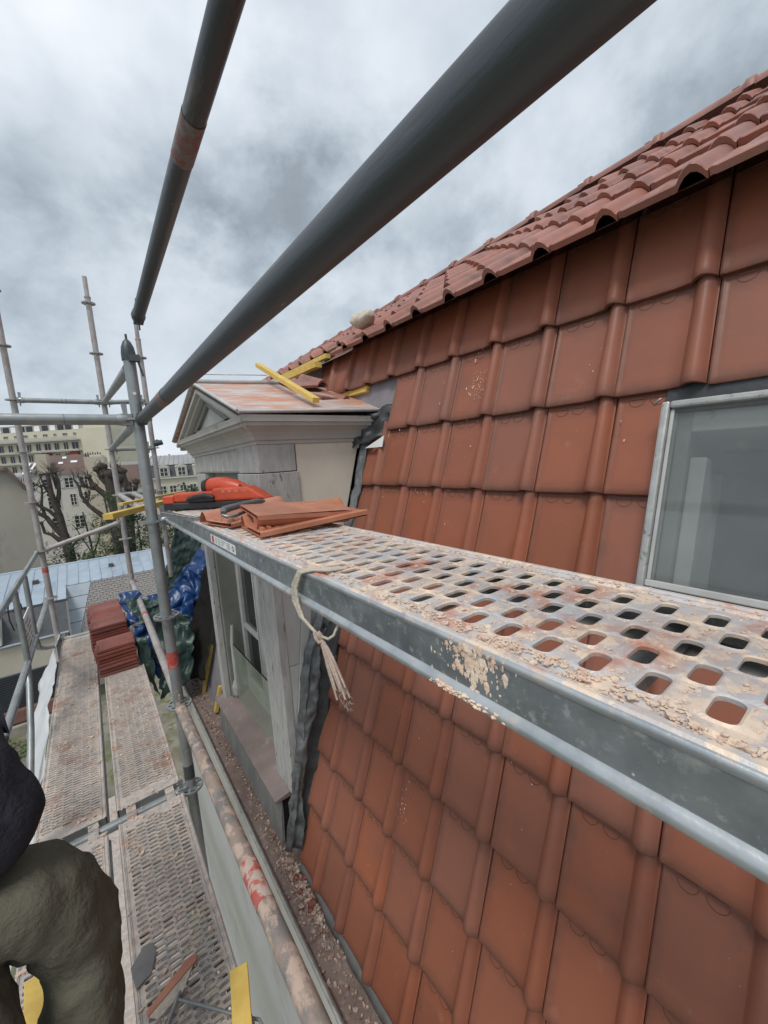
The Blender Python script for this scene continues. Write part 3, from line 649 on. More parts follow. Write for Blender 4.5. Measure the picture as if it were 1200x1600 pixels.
def standard(x, y, z0, z1, label, ros, mt='galv', r=.0258, spigot=None, marks=(), group='upright scaffold tubes with rosettes'):
    t = thing('scaffold_upright', (x, y, z0), label, 'scaffold post', group)
    m = MB(); m.tube((x, y, z0), (x, y, z1), r, n=28, seg=8); m.build('tube', mt, t)
    for z in ros: rosette(t, x, y, z, mt)
    if spigot:
        m = MB(); m.tube((x, y, z1), (x, y, z1+spigot), r*.80, n=20); m.build('spigot', mt, t)
        m = MB(); m.tube((x, y, z1-.012), (x, y, z1+.004), r*1.12, n=20); m.build('collar', mt, t)
    for (za, zb, mm) in marks:
        m = MB(); m.tube((x, y, za), (x, y, zb), r+.0012, n=28, caps=False); m.build('paint_band', mm, t)
    return t
XI, XO, XB = .238, -.468, .655
Y1, Y2, Y0 = 2.27, 5.27, -.73
LV = [-1.76, -1.26, -.76, -.26, .24]
mp = standard(XI, Y1, -14, .525, 'nearest upright post with an orange band, standing in front of the grey dormer', LV, 'galv', marks=((-1.045, -.955, 'red_mark'),))
m = MB()                                             # clamp and bolt closing the top of the nearest post
m.path([(XI, Y1, .515), (XI, Y1, .545), (XI, Y1, .575), (XI, Y1, .600), (XI, Y1, .612)], [.031, .031, .027, .017, .006], 18)
m.build('end_cap', 'galv_dark', mp)
m = MB(); m.tube((XI, Y1, .605), (XI, Y1, .635), .005, n=8); m.tube((XI+.028, Y1-.03, .53), (XI+.045, Y1-.035, .44), .005, n=8); m.box(XI-.005, XI+.04, Y1-.05, Y1-.02, .505, .535); m.build('bolt', 'galv_dark', mp)
m = MB(); m.tube((XI-.001, Y1-.0275, .36), (XI-.001, Y1-.0255, .36), .0075, n=12); m.build('pin_hole', 'white', mp)
m = MB(); m.path([(XI, Y1, -1.70), (XI, Y1, -1.62)], [.0268, .0268], 24); m.build('sleeve', 'galv_dark', mp)
standard(XO+.008, Y2, -14, 1.80, 'tall upright post at the far left carrying five rosettes', [z for z in (-2.26, -1.76, -1.26, -.76, -.26, .24, .74, 1.24, 1.74)], 'galv_pale', marks=((-.985, -.935, 'red_mark'),))
standard(.262, Y2, -14, 1.80, 'tall upright post with a spigot rising against the sky left of the nearest post', [-1.76, -1.26, -.76, -.26, .24, .74, 1.24, 1.74], 'galv_pale', spigot=.20)
standard(XB+.012, Y2+.02, -1.3, 1.44, 'thin upright post on the far bracket just right of the nearest post', [-.26, .24, .74, 1.24], 'galv_pale', spigot=.18)
standard(XO, Y1, -14, .30, 'outer upright post just outside the frame at the left', LV, 'galv')
standard(XI, Y0, -14, 1.80, 'inner upright post standing behind the viewer', LV+[.74], 'galv')
def wedge_head(parent, p, d, mt='galv'):            # ledger end: casting, wedge plate
    p = Vector(p); d = Vector(d).normalized(); sd_ = d.cross(V(0, 0, 1)).normalized()
    m = MB()
    m.path([p+d*.085, p+d*.060, p+d*.040, p+d*.030], [.0255, .029, .026, .018], 14)
    m.obox(p+d*.045+V(0, 0, .016), d*.022, sd_*.019, V(0, 0, .010)); m.obox(p+d*.045-V(0, 0, .016), d*.022, sd_*.019, V(0, 0, .010))
    o = m.build('ledger_head', mt, parent)
    w = MB(); w.prism([p+d*.040+sd_*-.003+V(0, 0, -.055), p+d*.050+sd_*-.003+V(0, 0, -.055), p+d*.062+sd_*-.003+V(0, 0, .075), p+d*.038+sd_*-.003+V(0, 0, .075)], sd_*.006)
    wo_ = w.build('wedge', mt, parent); return o
def ledger(p, q, label, mt='galv', r=.0242, heads=(1, 1), marks=(), group='horizontal scaffold tubes', n=32, seg=24):
    p, q = Vector(p), Vector(q); d = (q-p).normalized()
    t = thing('ledger_tube', (p+q)/2, label, 'scaffold tube', group)
    a = p+d*(.075 if heads[0] else 0); b = q-d*(.075 if heads[1] else 0)
    m = MB(); m.tube(a, b, r, n=n, seg=seg); m.build('tube', mt, t)
    if heads[0]: wedge_head(t, p, d, mt)
    if heads[1]: wedge_head(t, q, -d, mt)
    for (ta, tb, mm) in marks:
        m = MB(); m.tube(p.lerp(q, ta), p.lerp(q, tb), r+.001, n=n, caps=False, seg=3); m.build('paint_mark', mm, t)
    return t
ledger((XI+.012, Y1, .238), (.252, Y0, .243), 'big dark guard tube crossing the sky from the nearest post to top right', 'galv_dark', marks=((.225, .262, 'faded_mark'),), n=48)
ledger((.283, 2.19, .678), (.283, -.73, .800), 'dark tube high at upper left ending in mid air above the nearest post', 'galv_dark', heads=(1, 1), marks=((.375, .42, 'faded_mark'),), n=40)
ledger((XI-.003, 2.33, .490), (.262, Y2, .735), 'short looking tube sloping from the top of the nearest post down to the post behind', 'galv', heads=(0, 1))
ledger((XI, Y1, .238), (.262, Y2, .24), 'receding tube running away just under the crossing of the nearest post', 'galv')
ledger((XO, Y1, .24), (XI, Y1, .24), 'thick horizontal tube entering from the left edge into the nearest post', 'galv', marks=((.60, .606, 'ink'),))
ledger((XO+.01, Y2, .74), (.262, Y2, .74), 'thin horizontal tube with two dark rings between the two tall far posts', 'galv', marks=((.50, .52, 'ink'), (.545, .565, 'ink')))
ledger((.262, Y2, .74), (XB+.012, Y2, .76), 'short thin tube from the spigot post towards the thin bracket post', 'galv')
ledger((.262, Y2, .24), (XB+.012, Y2+.02, .24), 'short dusty tube low behind the nearest post with a coupler at its end', 'galv_pale')
ledger((XO+.01, Y2, -.76), (.262, Y2, -.56), 'slightly rising mid rail between the two far posts in front of the garden', 'galv_pale')
ledger((XO+.01, Y2, -1.735), (.262, Y2, -1.735), 'cream painted cross tube closing the far end of the lower planks', 'moulding')
ledger((XO, Y1, -1.765), (XI, Y1, -1.765), 'cross tube seen in the gap where the lower planks meet', 'galv')
ledger((XI, Y1, -1.26), (.25, Y0, -1.20), 'plaster splashed tube running down to the bottom edge along the gutter', 'plaster_tube', marks=((.375, .425, 'worn_red'),), r=.0262, n=40)
ledger((XI+.006, Y1, -1.26), (.262, Y2, -1.26), 'pale dusty tube with a red tip running back from the nearest post over the tarpaulin', 'galv_pale', marks=((.545, .56, 'red_mark'),))
ledger((.262, Y1, -.262), (.275, Y2, -.262), 'pale dusty tube from the far post towards the upper plank, yellow batten over it', 'galv_pale')
ledger((.40, Y1+.1, -.262), (.40, Y2, -.262), 'second pale tube beside the dusty one under the yellow batten', 'galv_pale')
ledger((XI, Y1, -.262), (XB, Y1, -.262), 'bracket tube carrying the near upper plank', 'galv')
ledger((.262, Y2, -.262), (XB, Y2+.02, -.262), 'bracket tube at the far end of the upper lift', 'galv')
ledger((XI, Y0, -.262), (XB, Y0, -.262), 'bracket tube behind the viewer under the upper plank', 'galv')
ledger((XO, Y0, -1.765), (XI, Y0, -1.765), 'cross tube behind the viewer under the lower planks', 'galv')
m = MB(); m.tube((XB+.012, Y2-.05, .28), (XB+.012+.09, Y2-.05, .30), .03, n=12); m.blob((XB+.05, Y2-.03, .30), .04, 4, .4); tag(m.build('coupler', 'galv_dark'), 'swivel coupler clamped on the thin bracket post', 'coupler')

rm = random.Random(21)
for (pa, pb, nm_) in (((XI+.012, Y1, .238), (.252, Y0, .243), 'big dark guard tube'), ((.283, 2.19, .678), (.283, -.73, .800), 'dark tube high at upper left')):
    m = MB(); pa, pb = Vector(pa), Vector(pb); d = (pb-pa).normalized(); a = d.orthogonal().normalized(); b_ = d.cross(a)
    for k in range(26):
        t_ = rm.uniform(.05, .95); an = rm.uniform(0, 6.28); nrm_ = a*math.cos(an)+b_*math.sin(an); r_ = abs(rm.gauss(0, .0006))+.0003
        m.blob(pa.lerp(pb, t_)+nrm_*.0240, r_, k, .7, (1, 1.5, 1), sub=1)
    m.build('mortar_specks', 'crumb', kind='stuff', label='mortar specks stuck on the '+nm_)
# guard rail frame on the outer side
gf = thing('guardrail_frame', (-.5, 3.9, -1.9), 'welded tube guardrail frame at the left edge with a sign panel', 'guardrail')
def gpart(nm, pts, r, mt='galv', n=12): m = MB(); m.path(pts, r, n); return m.build(nm, mt, gf)
m = MB(); m.bar((-.492, 5.25, -.765), (-.497, 1.2, -.76), .022, .045); o = m.build('top_rail', 'galv', gf); bevel(o, .006, 2)
gpart('middle_rail', [(-.485, 5.2, -1.27), (-.50, 3.66, -1.30), (-.50, 2.60, -1.285), (-.50, 1.2, -1.28)], .021)
gpart('upright', [(-.50, 3.66, -.78), (-.50, 3.66, -1.05), (-.50, 3.65, -1.30)], .019)
gpart('lower_leg', [(-.50, 3.63, -1.30), (-.497, 3.5, -1.42), (-.497, 3.25, -1.62), (-.50, 2.95, -1.80)], .0185)
gpart('upright', [(-.50, 4.22, -.79), (-.50, 4.20, -1.10), (-.50, 4.18, -1.30), (-.50, 4.26, -1.42), (-.49, 4.5, -1.52), (-.475, 5.2, -1.76)], .0185)
gpart('plastic_end', [(-.50, 2.60, -1.285), (-.50, 2.52, -1.283)], .0225, 'black_plastic')
sp = MB(); sp.box(-.503, -.497, 3.72, 4.12, -1.30, -1.02); spo = sp.build('sign_panel', 'white', gf)
m = MB()
for i in range(5):
    z = -1.07-i*.042
    [m.box(-.4965, -.4955, 3.77+q*.05+.01*(i % 2), 3.795+q*.05+.01*((i*q) % 3), z-.008, z+.008) for q in range(6) if (i*7+q*3) % 5]
m.build('print', 'faded_mark', spo)

# ---- decks ---------------------------------------------------------
def slot_deck(name, x0, x1, y0, y1, z, px, py, nx, offx, sl, sw, label, group, mt_top, rim=0.0, fillp=0.0, upper_=False, seed=1):
    t = thing(name, ((x0+x1)/2, (y0+y1)/2, z-.07), label, 'scaffold plank', group)
    rg = random.Random(seed); m = MB(); fill = MB()
    th = .003
    # staggered lattice: columns share cell width px, rows pitch py, odd columns shifted by py/2
    L0 = y0+.072; ny = int((y1-y0-.12)/py)
    q = 5
    def ringpts(cx, cy, a, b_, rr_):
        pts = []
        for (sx, sy, st) in ((1, 1, 0), (-1, 1, 90), (-1, -1, 180), (1, -1, 270)):
            for k in range(q):
                an = R(st+90*k/(q-1)); pts.append((cx+sx*(a-rr_)+rr_*math.cos(an), cy+sy*(b_-rr_)+rr_*math.sin(an)))
        return pts
    xs0 = offx-px/2; xs1 = offx+px*(nx-.5)
    for i in range(nx):
        cx = offx+i*px; sh = (py/2 if i % 2 else 0)
        if sh: m.add([(cx-px/2, L0, z), (cx+px/2, L0, z), (cx+px/2, L0+sh, z), (cx-px/2, L0+sh, z)], [(0, 1, 2, 3)])
        for j in range(ny):
            cy = L0+sh+py*(j+.5)
            jx, jy = rg.uniform(-.0006, .0006), rg.uniform(-.0006, .0006)
            inner = ringpts(cx+jx, cy+jy, sl/2, sw/2, min(sw/2, sl/2)*.78)
            # outer ring: project inner ring onto the cell rectangle
            outer = []
            for (x, y) in inner:
                dx, dy = x-cx, y-cy; k = min(px/2/abs(dx) if dx else 9e9, py/2/abs(dy) if dy else 9e9); outer.append((cx+dx*k, cy+dy*k))
            # snap the ring points nearest each corner so cells tile exactly
            for cxx, cyy in ((1, 1), (-1, 1), (-1, -1), (1, -1)):
                tx, ty = cx+cxx*px/2, cy+cyy*py/2
                kk = min(range(len(outer)), key=lambda w: (outer[w][0]-tx)**2+(outer[w][1]-ty)**2); outer[kk] = (tx, ty)
            mid = [(cx+(x-cx)*1.10+ (0 if 1 else 0), cy+(y-cy)*1.22) for x, y in inner]
            n = len(inner)
            vs = [(x, y, z) for x, y in outer]+[(x, y, z+rim) for x, y in mid]+[(x, y, z+rim*.6-.0004) for x, y in inner]+[(x, y, z-th-(.004 if not upper_ else 0)) for x, y in inner]
            fs = []
            for k in range(n):
                l = (k+1) % n
                for lev in range(3): fs.append((lev*n+k, lev*n+l, (lev+1)*n+l, (lev+1)*n+k))
            m.add(vs, fs, 0, False)
            if rg.random() < (fillp if upper_ else {2: .30, 4: .62}.get(i, fillp)*(1 if noise.noise(V(cx*9, cy*3, seed)) > -.18 else .45)):
                zf = z-rg.uniform(.0005, .0022); a, b_ = sl/2*1.0, sw/2*1.0
                f = [(x, y, zf+rg.uniform(-.0008, .0008)) for x, y in ringpts(cx, cy, a+.001, b_+.001, b_*.7)]
                fill.add(f+[(cx, cy, zf+rg.uniform(-.001, .0012))], [(k, (k+1) % n, n) for k in range(n)], 0)
        e = L0+sh+py*ny
        m.add([(cx-px/2, e, z), (cx+px/2, e, z), (cx+px/2, y1, z), (cx-px/2, y1, z)], [(0, 1, 2, 3)])
        m.add([(cx-px/2, y0, z), (cx+px/2, y0, z), (cx+px/2, L0, z), (cx-px/2, L0, z)], [(0, 1, 2, 3)])
    # side margins with a shallow stiffening groove
    def strip(xa, xb, pts):
        vs = []
        for (u, dz) in pts: vs += [(xa+(xb-xa)*u, y0, z+dz), (xa+(xb-xa)*u, y1, z+dz)]
        m.add(vs, [(2*i, 2*i+1, 2*i+3, 2*i+2) for i in range(len(pts)-1)], 0, False)
    g = [(0, 0), (.30, 0), (.38, -.003), (.52, -.003), (.60, 0), (.72, 0), (.80, .0022), (.92, .0022), (1, 0)]
    strip(xs1, x1, g); strip(xs0, x0, g)
    top = m.build('deck_sheet', mt_top, t, fixn=True)
    if fill.v: fo = fill.build('packed_rubble', 'fill', t, kind='stuff')
    # folded sides
    for sgn, xe in ((-1, x0), (1, x1)):
        w = MB()
        prf = [(0, 0), (-.0016, -.0004), (-.003, -.0018), (-.0038, -.0045), (-.003, -.0075), (-.0016, -.0095), (-.0014, -.010), (-.0014, -.0505), (-.0016, -.051), (-.0045, -.0535), (-.0078, -.057), (-.0088, -.061), (-.0075, -.0650), (-.004, -.068), (.040, -.069), (.040, -.066), (0, -.064)]
        vs = []
        for dx, dz in prf: vs += [(xe-sgn*dx*(1) if sgn > 0 else xe+dx, y0, z+dz), (xe-sgn*dx if sgn > 0 else xe+dx, y1, z+dz)]
        w.add(vs, [(2*i, 2*i+1, 2*i+3, 2*i+2) for i in range(len(prf)-1)], 0, True)
        w.mi = [2 if k < 2 else (0 if k in (5, 6, 7) else 1) for k in range(len(w.f))]; w.sm = [k != 6 for k in range(len(w.f))]
        w.build('side_rail', ['web', 'lip', mt_top if not upper_ else 'lip'], t, fixn=False)
    for k in range(1, 10):
        yy = y0+(y1-y0)*k/10; w = MB(); w.box(x0+.006, x1-.006, yy-.012, yy+.012, z-.060, z-.034); w.build('cross_stiffener', 'web', t)
    # end plates and hooks
    for ye, s_ in ((y0, -1), (y1, 1)):
        w = MB(); w.box(x0+.004, x1-.004, min(ye, ye-s_*.004), max(ye, ye-s_*.004), z-.064, z-.0035); w.build('end_plate', 'galv', t)
        for hx in (x0+.055, x1-.055):
            w = MB(); pts = [V(hx, ye, z-.010), V(hx, ye+s_*.018, z-.006), V(hx, ye+s_*.040, z-.010), V(hx, ye+s_*.054, z-.028)]
            for a, b_ in zip(pts, pts[1:]): w.bar(a, b_, .042, .008, (0, 0, 1))
            w.build('hook', mt_top, t)
    return t
ud = slot_deck('upper_plank', .297, .590, -.73, 2.235, -.200, .0434, .0467, 5, .3505, .0370, .0190, 'big perforated steel plank at eye level strewn with mortar crumbs', 'perforated steel planks', 'deck_top', rim=.0020, upper_=True)
slot_deck('lower_plank', -.427, -.147, Y1+.045, Y2-.045, -1.730, .0395, .0215, 6, -.386, .034, .0105, 'outer lower plank reaching the far end, left of the tile stacks', 'perforated steel planks', 'deck_low', rim=.0022, fillp=.80, seed=2)
slot_deck('lower_plank', -.098, .190, Y1+.045, Y2-.045, -1.730, .0395, .0215, 6, -.053, .034, .0105, 'inner lower plank carrying the stacked red tiles', 'perforated steel planks', 'deck_low', rim=.0022, fillp=.88, seed=3)
slot_deck('lower_plank', -.427, -.147, Y0+.03, Y1-.055, -1.730, .0395, .0235, 6, -.386, .034, .0120, 'outer lower plank under the worker at the bottom left', 'perforated steel planks', 'deck_low', rim=.0022, fillp=.85, seed=4)
slot_deck('lower_plank', -.098, .190, Y0+.03, Y1-.055, -1.730, .0395, .0235, 6, -.053, .034, .0130, 'inner lower plank at the bottom with the orange strip on it', 'perforated steel planks', 'deck_low', rim=.0024, fillp=.80, seed=5)
for (xa, xb) in ((-.427, -.147), (-.098, .190)):
    for (ya, yb) in ((Y0, Y1-.05), (Y1+.05, Y2)):
        m = MB(); m.box(xa, xb, ya, yb, -3.80, -3.73); o = m.build('lift_plank', 'deck_low'); bevel(o, .006, 1)
        tag(o, 'steel plank of the lift below seen through the gap, '+('outer ' if xa < -.2 else 'inner ')+('near' if ya < 0 else 'far')+' one', 'scaffold plank', 'planks of the lift below')
# certificate sticker on the plank side
lb = MB(); lb.add([(.2950, 1.34, -.217), (.2950, 1.075, -.217), (.2950, 1.075, -.243), (.2950, 1.34, -.243)], [(0, 1, 2, 3)])
lbo = lb.build('sticker', 'white', ud)
m = MB()
m.add([(.2945, 1.325, -.2195), (.2945, 1.30, -.2195), (.2945, 1.30, -.2405), (.2945, 1.325, -.2405)], [(0, 1, 2, 3)], 1)
for k in range(4):
    z = -.2215-k*.0050
    for (a, c) in ((1.285, 1.262), (1.252, 1.225), (1.215, 1.17+.01*k), (1.16, 1.125)): m.add([(.2945, a, z), (.2945, c, z), (.2945, c, z-.0018), (.2945, a, z-.0018)], [(0, 1, 2, 3)], 0)
for k in range(16):
    a, b_ = 2*math.pi*k/16, 2*math.pi*(k+1)/16; P = lambda r, t: (.2945, 1.098+r*math.cos(t), -.2300+r*.75*math.sin(t))
    m.add([P(.006, a), P(.011, a), P(.011, b_), P(.006, b_)], [(0, 1, 2, 3)], 0)
m.build('print', ['ink', 'red_ink'], lbo)
# mortar crumbs scattered on the upper plank
cb = MB(); rc = random.Random(11)
cl_ = [(.315, .12, .011, .05, 300), (.32, .22, .012, .05, 360), (.325, .33, .014, .06, 260), (.36, .15, .03, .06, 160), (.44, .08, .05, .05, 150), (.50, .16, .04, .10, 160), (.42, .30, .06, .12, 200), (.34, .50, .03, .12, 170), (.46, .55, .07, .2, 160), (.56, .2, .02, .15, 100), (.40, .9, .08, .25, 140), (.45, .02, .09, .05, 160), (.34, .02, .03, .03, 130)]
def in_slot(x, y):
    i = round((x-.3505)/.0434); cx = .3505+i*.0434
    if i < 0 or i > 4: return False
    L0 = -.73+.072+(.0467/2 if i % 2 else 0); j = math.floor((y-L0)/.0467); cy = L0+.0467*(j+.5)
    return abs(x-cx) < .0215 and abs(y-cy) < .0135
cl_ += [(.44, .3, .09, .35, 1800), (.33, .35, .02, .25, 700), (.57, .5, .012, .5, 500)]
for cx_, cy_, sx_, sy_, n_ in cl_:
    for i in range(int(n_*1.5)):
        x, y = rc.gauss(cx_, sx_), rc.gauss(cy_, sy_)
        if not (.299 < x < .588) or in_slot(x, y): continue
        r = abs(rc.gauss(0, .0009))+.0004
        if rc.random() < .03: r *= 2
        if noise.noise(V(x*60, y*60, 1)) < -.12: continue
        r = min(r, .0032)
        cb.blob((x, y, -.1995+r*.35), r, i, .75, (rc.uniform(.8, 1.6), rc.uniform(.8, 1.6), .62), sub=1)
cb.build('mortar_crumbs', 'crumb', kind='stuff', label='pinkish mortar crumbs scattered over the upper steel plank')
sm = MB()
for i in range(260):
    y, z = rc.gauss(.262, .020), -.2-abs(rc.gauss(0, .026))
    if z < -.262: continue
    r = abs(rc.gauss(0, .0008))+.0004; sm.blob((.2935 if z > -.2095 else .2955, y, z), r*(1.1 if rc.random() < .85 else 2.6), i, .9, (.18, 1.0, rc.uniform(.8, 2.6)), sub=1)
for i in range(120):
    sm.blob((.2885, rc.gauss(.275, .02), -.260+rc.uniform(-.003, .004)), abs(rc.gauss(0, .001))+.0005, i, .8, (1, 1.4, .6), sub=1)
sm.build('mortar_splash', 'crumb', kind='stuff', label='mortar smear stuck on the side of the upper plank')
cb = MB()
for i in range(900):
    x, y = rc.uniform(-.42, .19), rc.uniform(.9, 4.2)
    if -.15 < x < -.1: continue
    r = abs(rc.gauss(0, .0022))+.001; cb.obox((x, y, -1.7275+r*.4), V(rc.uniform(-1, 1), rc.uniform(-1, 1), 0).normalized()*r*1.3, V(rc.uniform(-1, 1), rc.uniform(-1, 1), .2).normalized()*r, V(0, rc.uniform(-.4, .4), 1)*r*.5)
cb.build('plank_grit', 'crumb', kind='stuff', label='grit and mortar crumbs on the lower planks')

# debris netting on the outer side
def netf(u, v):
    y = 1.3+4.0*u; z = -1.705-.5*v
    return V(-.442-.23*v-.02*math.sin(u*23+v*3)*(.1+v), y, z-.05*math.sin(u*5))
solid(tag(crumple(netf, 70, 14, .018, 41, 4).build('debris_netting', 'netting'), 'white translucent debris sheet hanging off the outer edge of the planks', 'netting'), .002)

# ================================================================== ROPE
rp = thing('tied_rope', (.29, .57, -.41), 'dirty white cord knotted round the upper plank with a frayed tail', 'rope')
rl = random.Random(3)
for k in range(4):
    o = (k-1.5)*.0045
    pts = [V(.345, .600+o, -.196), V(.318, .607+o, -.195), V(.298, .628+o, -.194), V(.288, .655+o, -.202), V(.284, .676+o*1.2, -.232), V(.283, .676+o*1.6, -.262), V(.284, .655+o, -.288), V(.286, .618+o*.6, -.300), V(.286, .595, -.303)]
    m = MB(); m.path(pts, .0026, 7); m.build('strand', 'rope', rp)
m = MB(); m.path([V(.286, .597, -.303), V(.288, .565, -.300), V(.290, .548, -.288), V(.30, .548, -.272)], .0024, 7); m.build('strand', 'rope', rp)
m = MB(); m.blob((.285, .590, -.302), .0085, 3, .5, (.9, 1.1, 1)); m.path([V(.279, .597, -.296), V(.277, .590, -.303), V(.279, .583, -.310), V(.286, .581, -.309)], .003, 7); m.build('knot', 'rope_dirty', rp)
for k in range(9):
    a = k/8; e = V(.285+.006*math.sin(k*2.1), .545-.040*a+.002*math.sin(k), -.372-.012*math.cos(k*1.7)-(.016 if k < 3 else 0))
    s_ = V(.285+.002*math.cos(k), .590-.003*a, -.306); md = s_.lerp(e, .5)+V(0, .006*(1-a), .004+.006*a)
    m = MB(); m.path([s_, s_.lerp(md, .5)+V(0, -.002, 0), md, md.lerp(e, .5), e], [.002, .0026, .0026, .0024, .0016], 6); m.build('tail', 'rope_dirty', rp)
m = MB()
for k in range(40):
    b_ = V(.285+rl.gauss(0, .003), .545-.040*rl.random(), -.378+rl.uniform(-.02, .008)); m.path([b_, b_+V(rl.gauss(0, .003), rl.gauss(-.003, .003), -.010*rl.random())], [.0007, .0003], 3)
m.build('fray', 'rope_dirty', rp, kind='stuff')

# ================================================================== TILES, TOOLS, BATTENS
def loose_tile(name, label, Mx, mesh, group=None):
    o = bpy.data.objects.new(name, mesh); col.objects.link(o); o.matrix_world = Mx; return tag(o, label, 'roof tile', group)
ME_RAW = tile_mesh('raw_tile', 'raw_tile', arcs=True, tk=.012); ME_STK = tile_mesh('stack_tile', 'stack_tile', L=.330, arcs=True, tk=.022, lift=.010)
ME_UPR = tile_mesh('old_tile', 'roof_tile', prof=prof2, arcs=False, L=.345, flutes=True)
def flatm(x, y, z, ang, flip=False, tilt=0, tiltx=0):
    Mx = Matrix.Translation((x, y, z)) @ Matrix.Rotation(R(ang), 4, 'Z') @ Matrix.Rotation(R(tilt), 4, 'Y') @ Matrix.Rotation(R(tiltx), 4, 'X')
    if flip: Mx = Mx @ Matrix.Rotation(math.pi, 4, 'Y')
    return Mx
ORD = ['bottom', 'second from bottom', 'third from bottom', 'fourth from bottom', 'fifth from bottom', 'sixth from bottom', 'seventh from bottom', 'eighth from bottom', 'ninth from bottom', 'tenth from bottom', 'eleventh from bottom']
for (cx_, cy_, nn_, nm_) in ((.150, 3.985, 8, 'front stack'), (.125, 4.33, 11, 'second stack'), (.112, 4.60, 11, 'third stack'), (.108, 4.87, 11, 'rear stack')):
    for k in range(nn_):
        lab = ('top' if k == nn_-1 else ORD[k])+' red tile of the '+nm_+' standing on the inner lower plank'
        loose_tile('stacked_tile', lab, flatm(cx_+rnd.uniform(-.004, .004), cy_+rnd.uniform(-.003, .003), -1.707+k*.0305, 90+rnd.uniform(-1.2, 1.2)) @ Matrix.Diagonal((1, .84, .92, 1)), ME_STK, 'stacked spare tiles on the lower plank')
loose_tile('loose_tile', 'orange tile lying on the plank with the grey handled tool on it', flatm(.640, 1.30, -.182, 101, tilt=0) @ Matrix.Diagonal((1, .88, 1, 1)), ME_RAW)
loose_tile('loose_tile', 'lower tile of the orange pair lying across the upper plank', flatm(.668, .975, -.182, 85) @ Matrix.Diagonal((1, .93, 1, 1)), ME_RAW)
loose_tile('loose_tile', 'upper tile of the orange pair lying upside down on the upper plank', flatm(.655, 1.235, -.140, 84, flip=True, tilt=-3) @ Matrix.Diagonal((1, .80, 1, 1)), ME_RAW)
loose_tile('loose_tile', 'fluted tile resting on the dormer roof beside the long yellow batten', Matrix.Translation((1.17, 2.12, .345)) @ Matrix.Rotation(R(8), 4, 'Z') @ Matrix.Rotation(R(18), 4, 'X') @ Matrix.Rotation(R(4), 4, 'Y'), ME_UPR)
loose_tile('loose_tile', 'fluted tile half sliding off the ridge of the dormer roof', Matrix.Translation((1.13, 2.38, .445)) @ Matrix.Rotation(R(-4), 4, 'Z') @ Matrix.Rotation(R(20), 4, 'X') @ Matrix.Rotation(R(-6), 4, 'Y'), ME_UPR)
def batten(p, q, label, w=.038, h=.026, up=(0, 0, 1)):
    m = MB(); m.bar(p, q, w, h, up); o = m.build('yellow_batten', 'batten'); bevel(o, .0015, 1); return tag(o, label, 'batten', 'loose yellow battens')
batten((1.015, 1.90, .305), (1.065, 2.80, .675), 'long yellow batten lying across the dormer roof and pointing at the sky', .040, .028)
batten((.056, 2.20, -.205), (.74, 3.36, -.205), 'yellow batten lying over the pale tubes left of the nearest post', .045, .028)
batten((.17, 3.35, -.235), (.75, 4.25, -.235), 'thin yellow batten further back over the pale tubes', .035, .02)
batten((-.365, 1.66, -1.70), (-.335, 1.30, -1.69), 'end of yellow batten seen between the legs of the worker', .055, .03)
batten((.188, 1.215, -1.665), (.120, .93, -1.70), 'yellow batten end lying on the bottom right corner of the lower plank', .055, .03)
# bag on the roof
wb = MB(); wb.blob((1.46, 1.99, .755), .075, 5, .45, (.7, 1.0, .55), sub=3)
bg_ = crumple(lambda u, v: V(1.37+.06*math.sin(v*math.pi)*math.cos(u*2*math.pi), 1.93+.095*math.cos(v*math.pi), .765+.05*math.sin(v*math.pi)*math.sin(u*2*math.pi)), 18, 16, .018, 9, 14)
tag(bg_.build('cloth_bag', 'rope'), 'crumpled whitish cloth bag left on the roof tiles above the dormer', 'bag')

# cordless tool lying at the far end of the plank
tl = thing('power_tool', (.42, 1.92, -.2), 'orange red and black cordless power tool lying at the end of the upper plank', 'power tool')
A = V(.285, 2.085, -.2); D_ = (V(.64, 1.74, -.2)-A); Ln = D_.length; D_.normalize(); S_ = V(-D_.y, D_.x, 0)
def tp(a, b_, c): return A+D_*a*1.12+S_*b_*1.1+V(0, 0, c*1.15)
def tbox(nm, mt, a0, a1, b0, b1, c0, c1, bv=.006, sk_=0):
    m = MB(); vs = [tp(a+(sk_*(c-c0) if a == a1 else 0), b_, c) for a in (a0, a1) for b_ in (b0, b1) for c in (c0, c1)]
    m.add(vs, [(0, 1, 3, 2), (4, 6, 7, 5), (0, 4, 5, 1), (2, 3, 7, 6), (0, 2, 6, 4), (1, 5, 7, 3)]); o = m.build(nm, mt, tl, fixn=True); bevel(o, bv, 3); return o
tbox('base', 'black_plastic', .045, .47, -.030, .045, .006, .034, .008)
tbox('nose', 'red_plastic', .0, .050, -.025, .040, .030, .062, .006); tbox('nose_block', 'black_plastic', .0, .05, -.022, .038, .004, .031, .004)
tbox('body', 'red_plastic', .045, .30, -.020, .044, .033, .072, .010)
tbox('shell', 'red_plastic', .225, .46, -.032, .050, .034, .085, .012, -1.6)
tbox('grip', 'black_plastic', .115, .235, -.040, -.018, .034, .058, .010)
m = MB(); m.path([tp(.235, -.038, .050), tp(.20, -.040, .060), tp(.15, -.040, .054), tp(.12, -.040, .044)], [.008, .011, .010, .007], 10); m.build('trigger_guard', 'black_plastic', tl)
m = MB(); m.path([tp(.135, .07, .085), tp(.145, .07, .085), tp(.17, .07, .086), tp(.20, .068, .088), tp(.235, .062, .088), tp(.29, .055, .078), tp(.35, .048, .058), tp(.39, .04, .042)], [.020, .034, .041, .043, .042, .037, .027, .014], 20)
mo = m.build('motor_housing', 'red_plastic', tl)
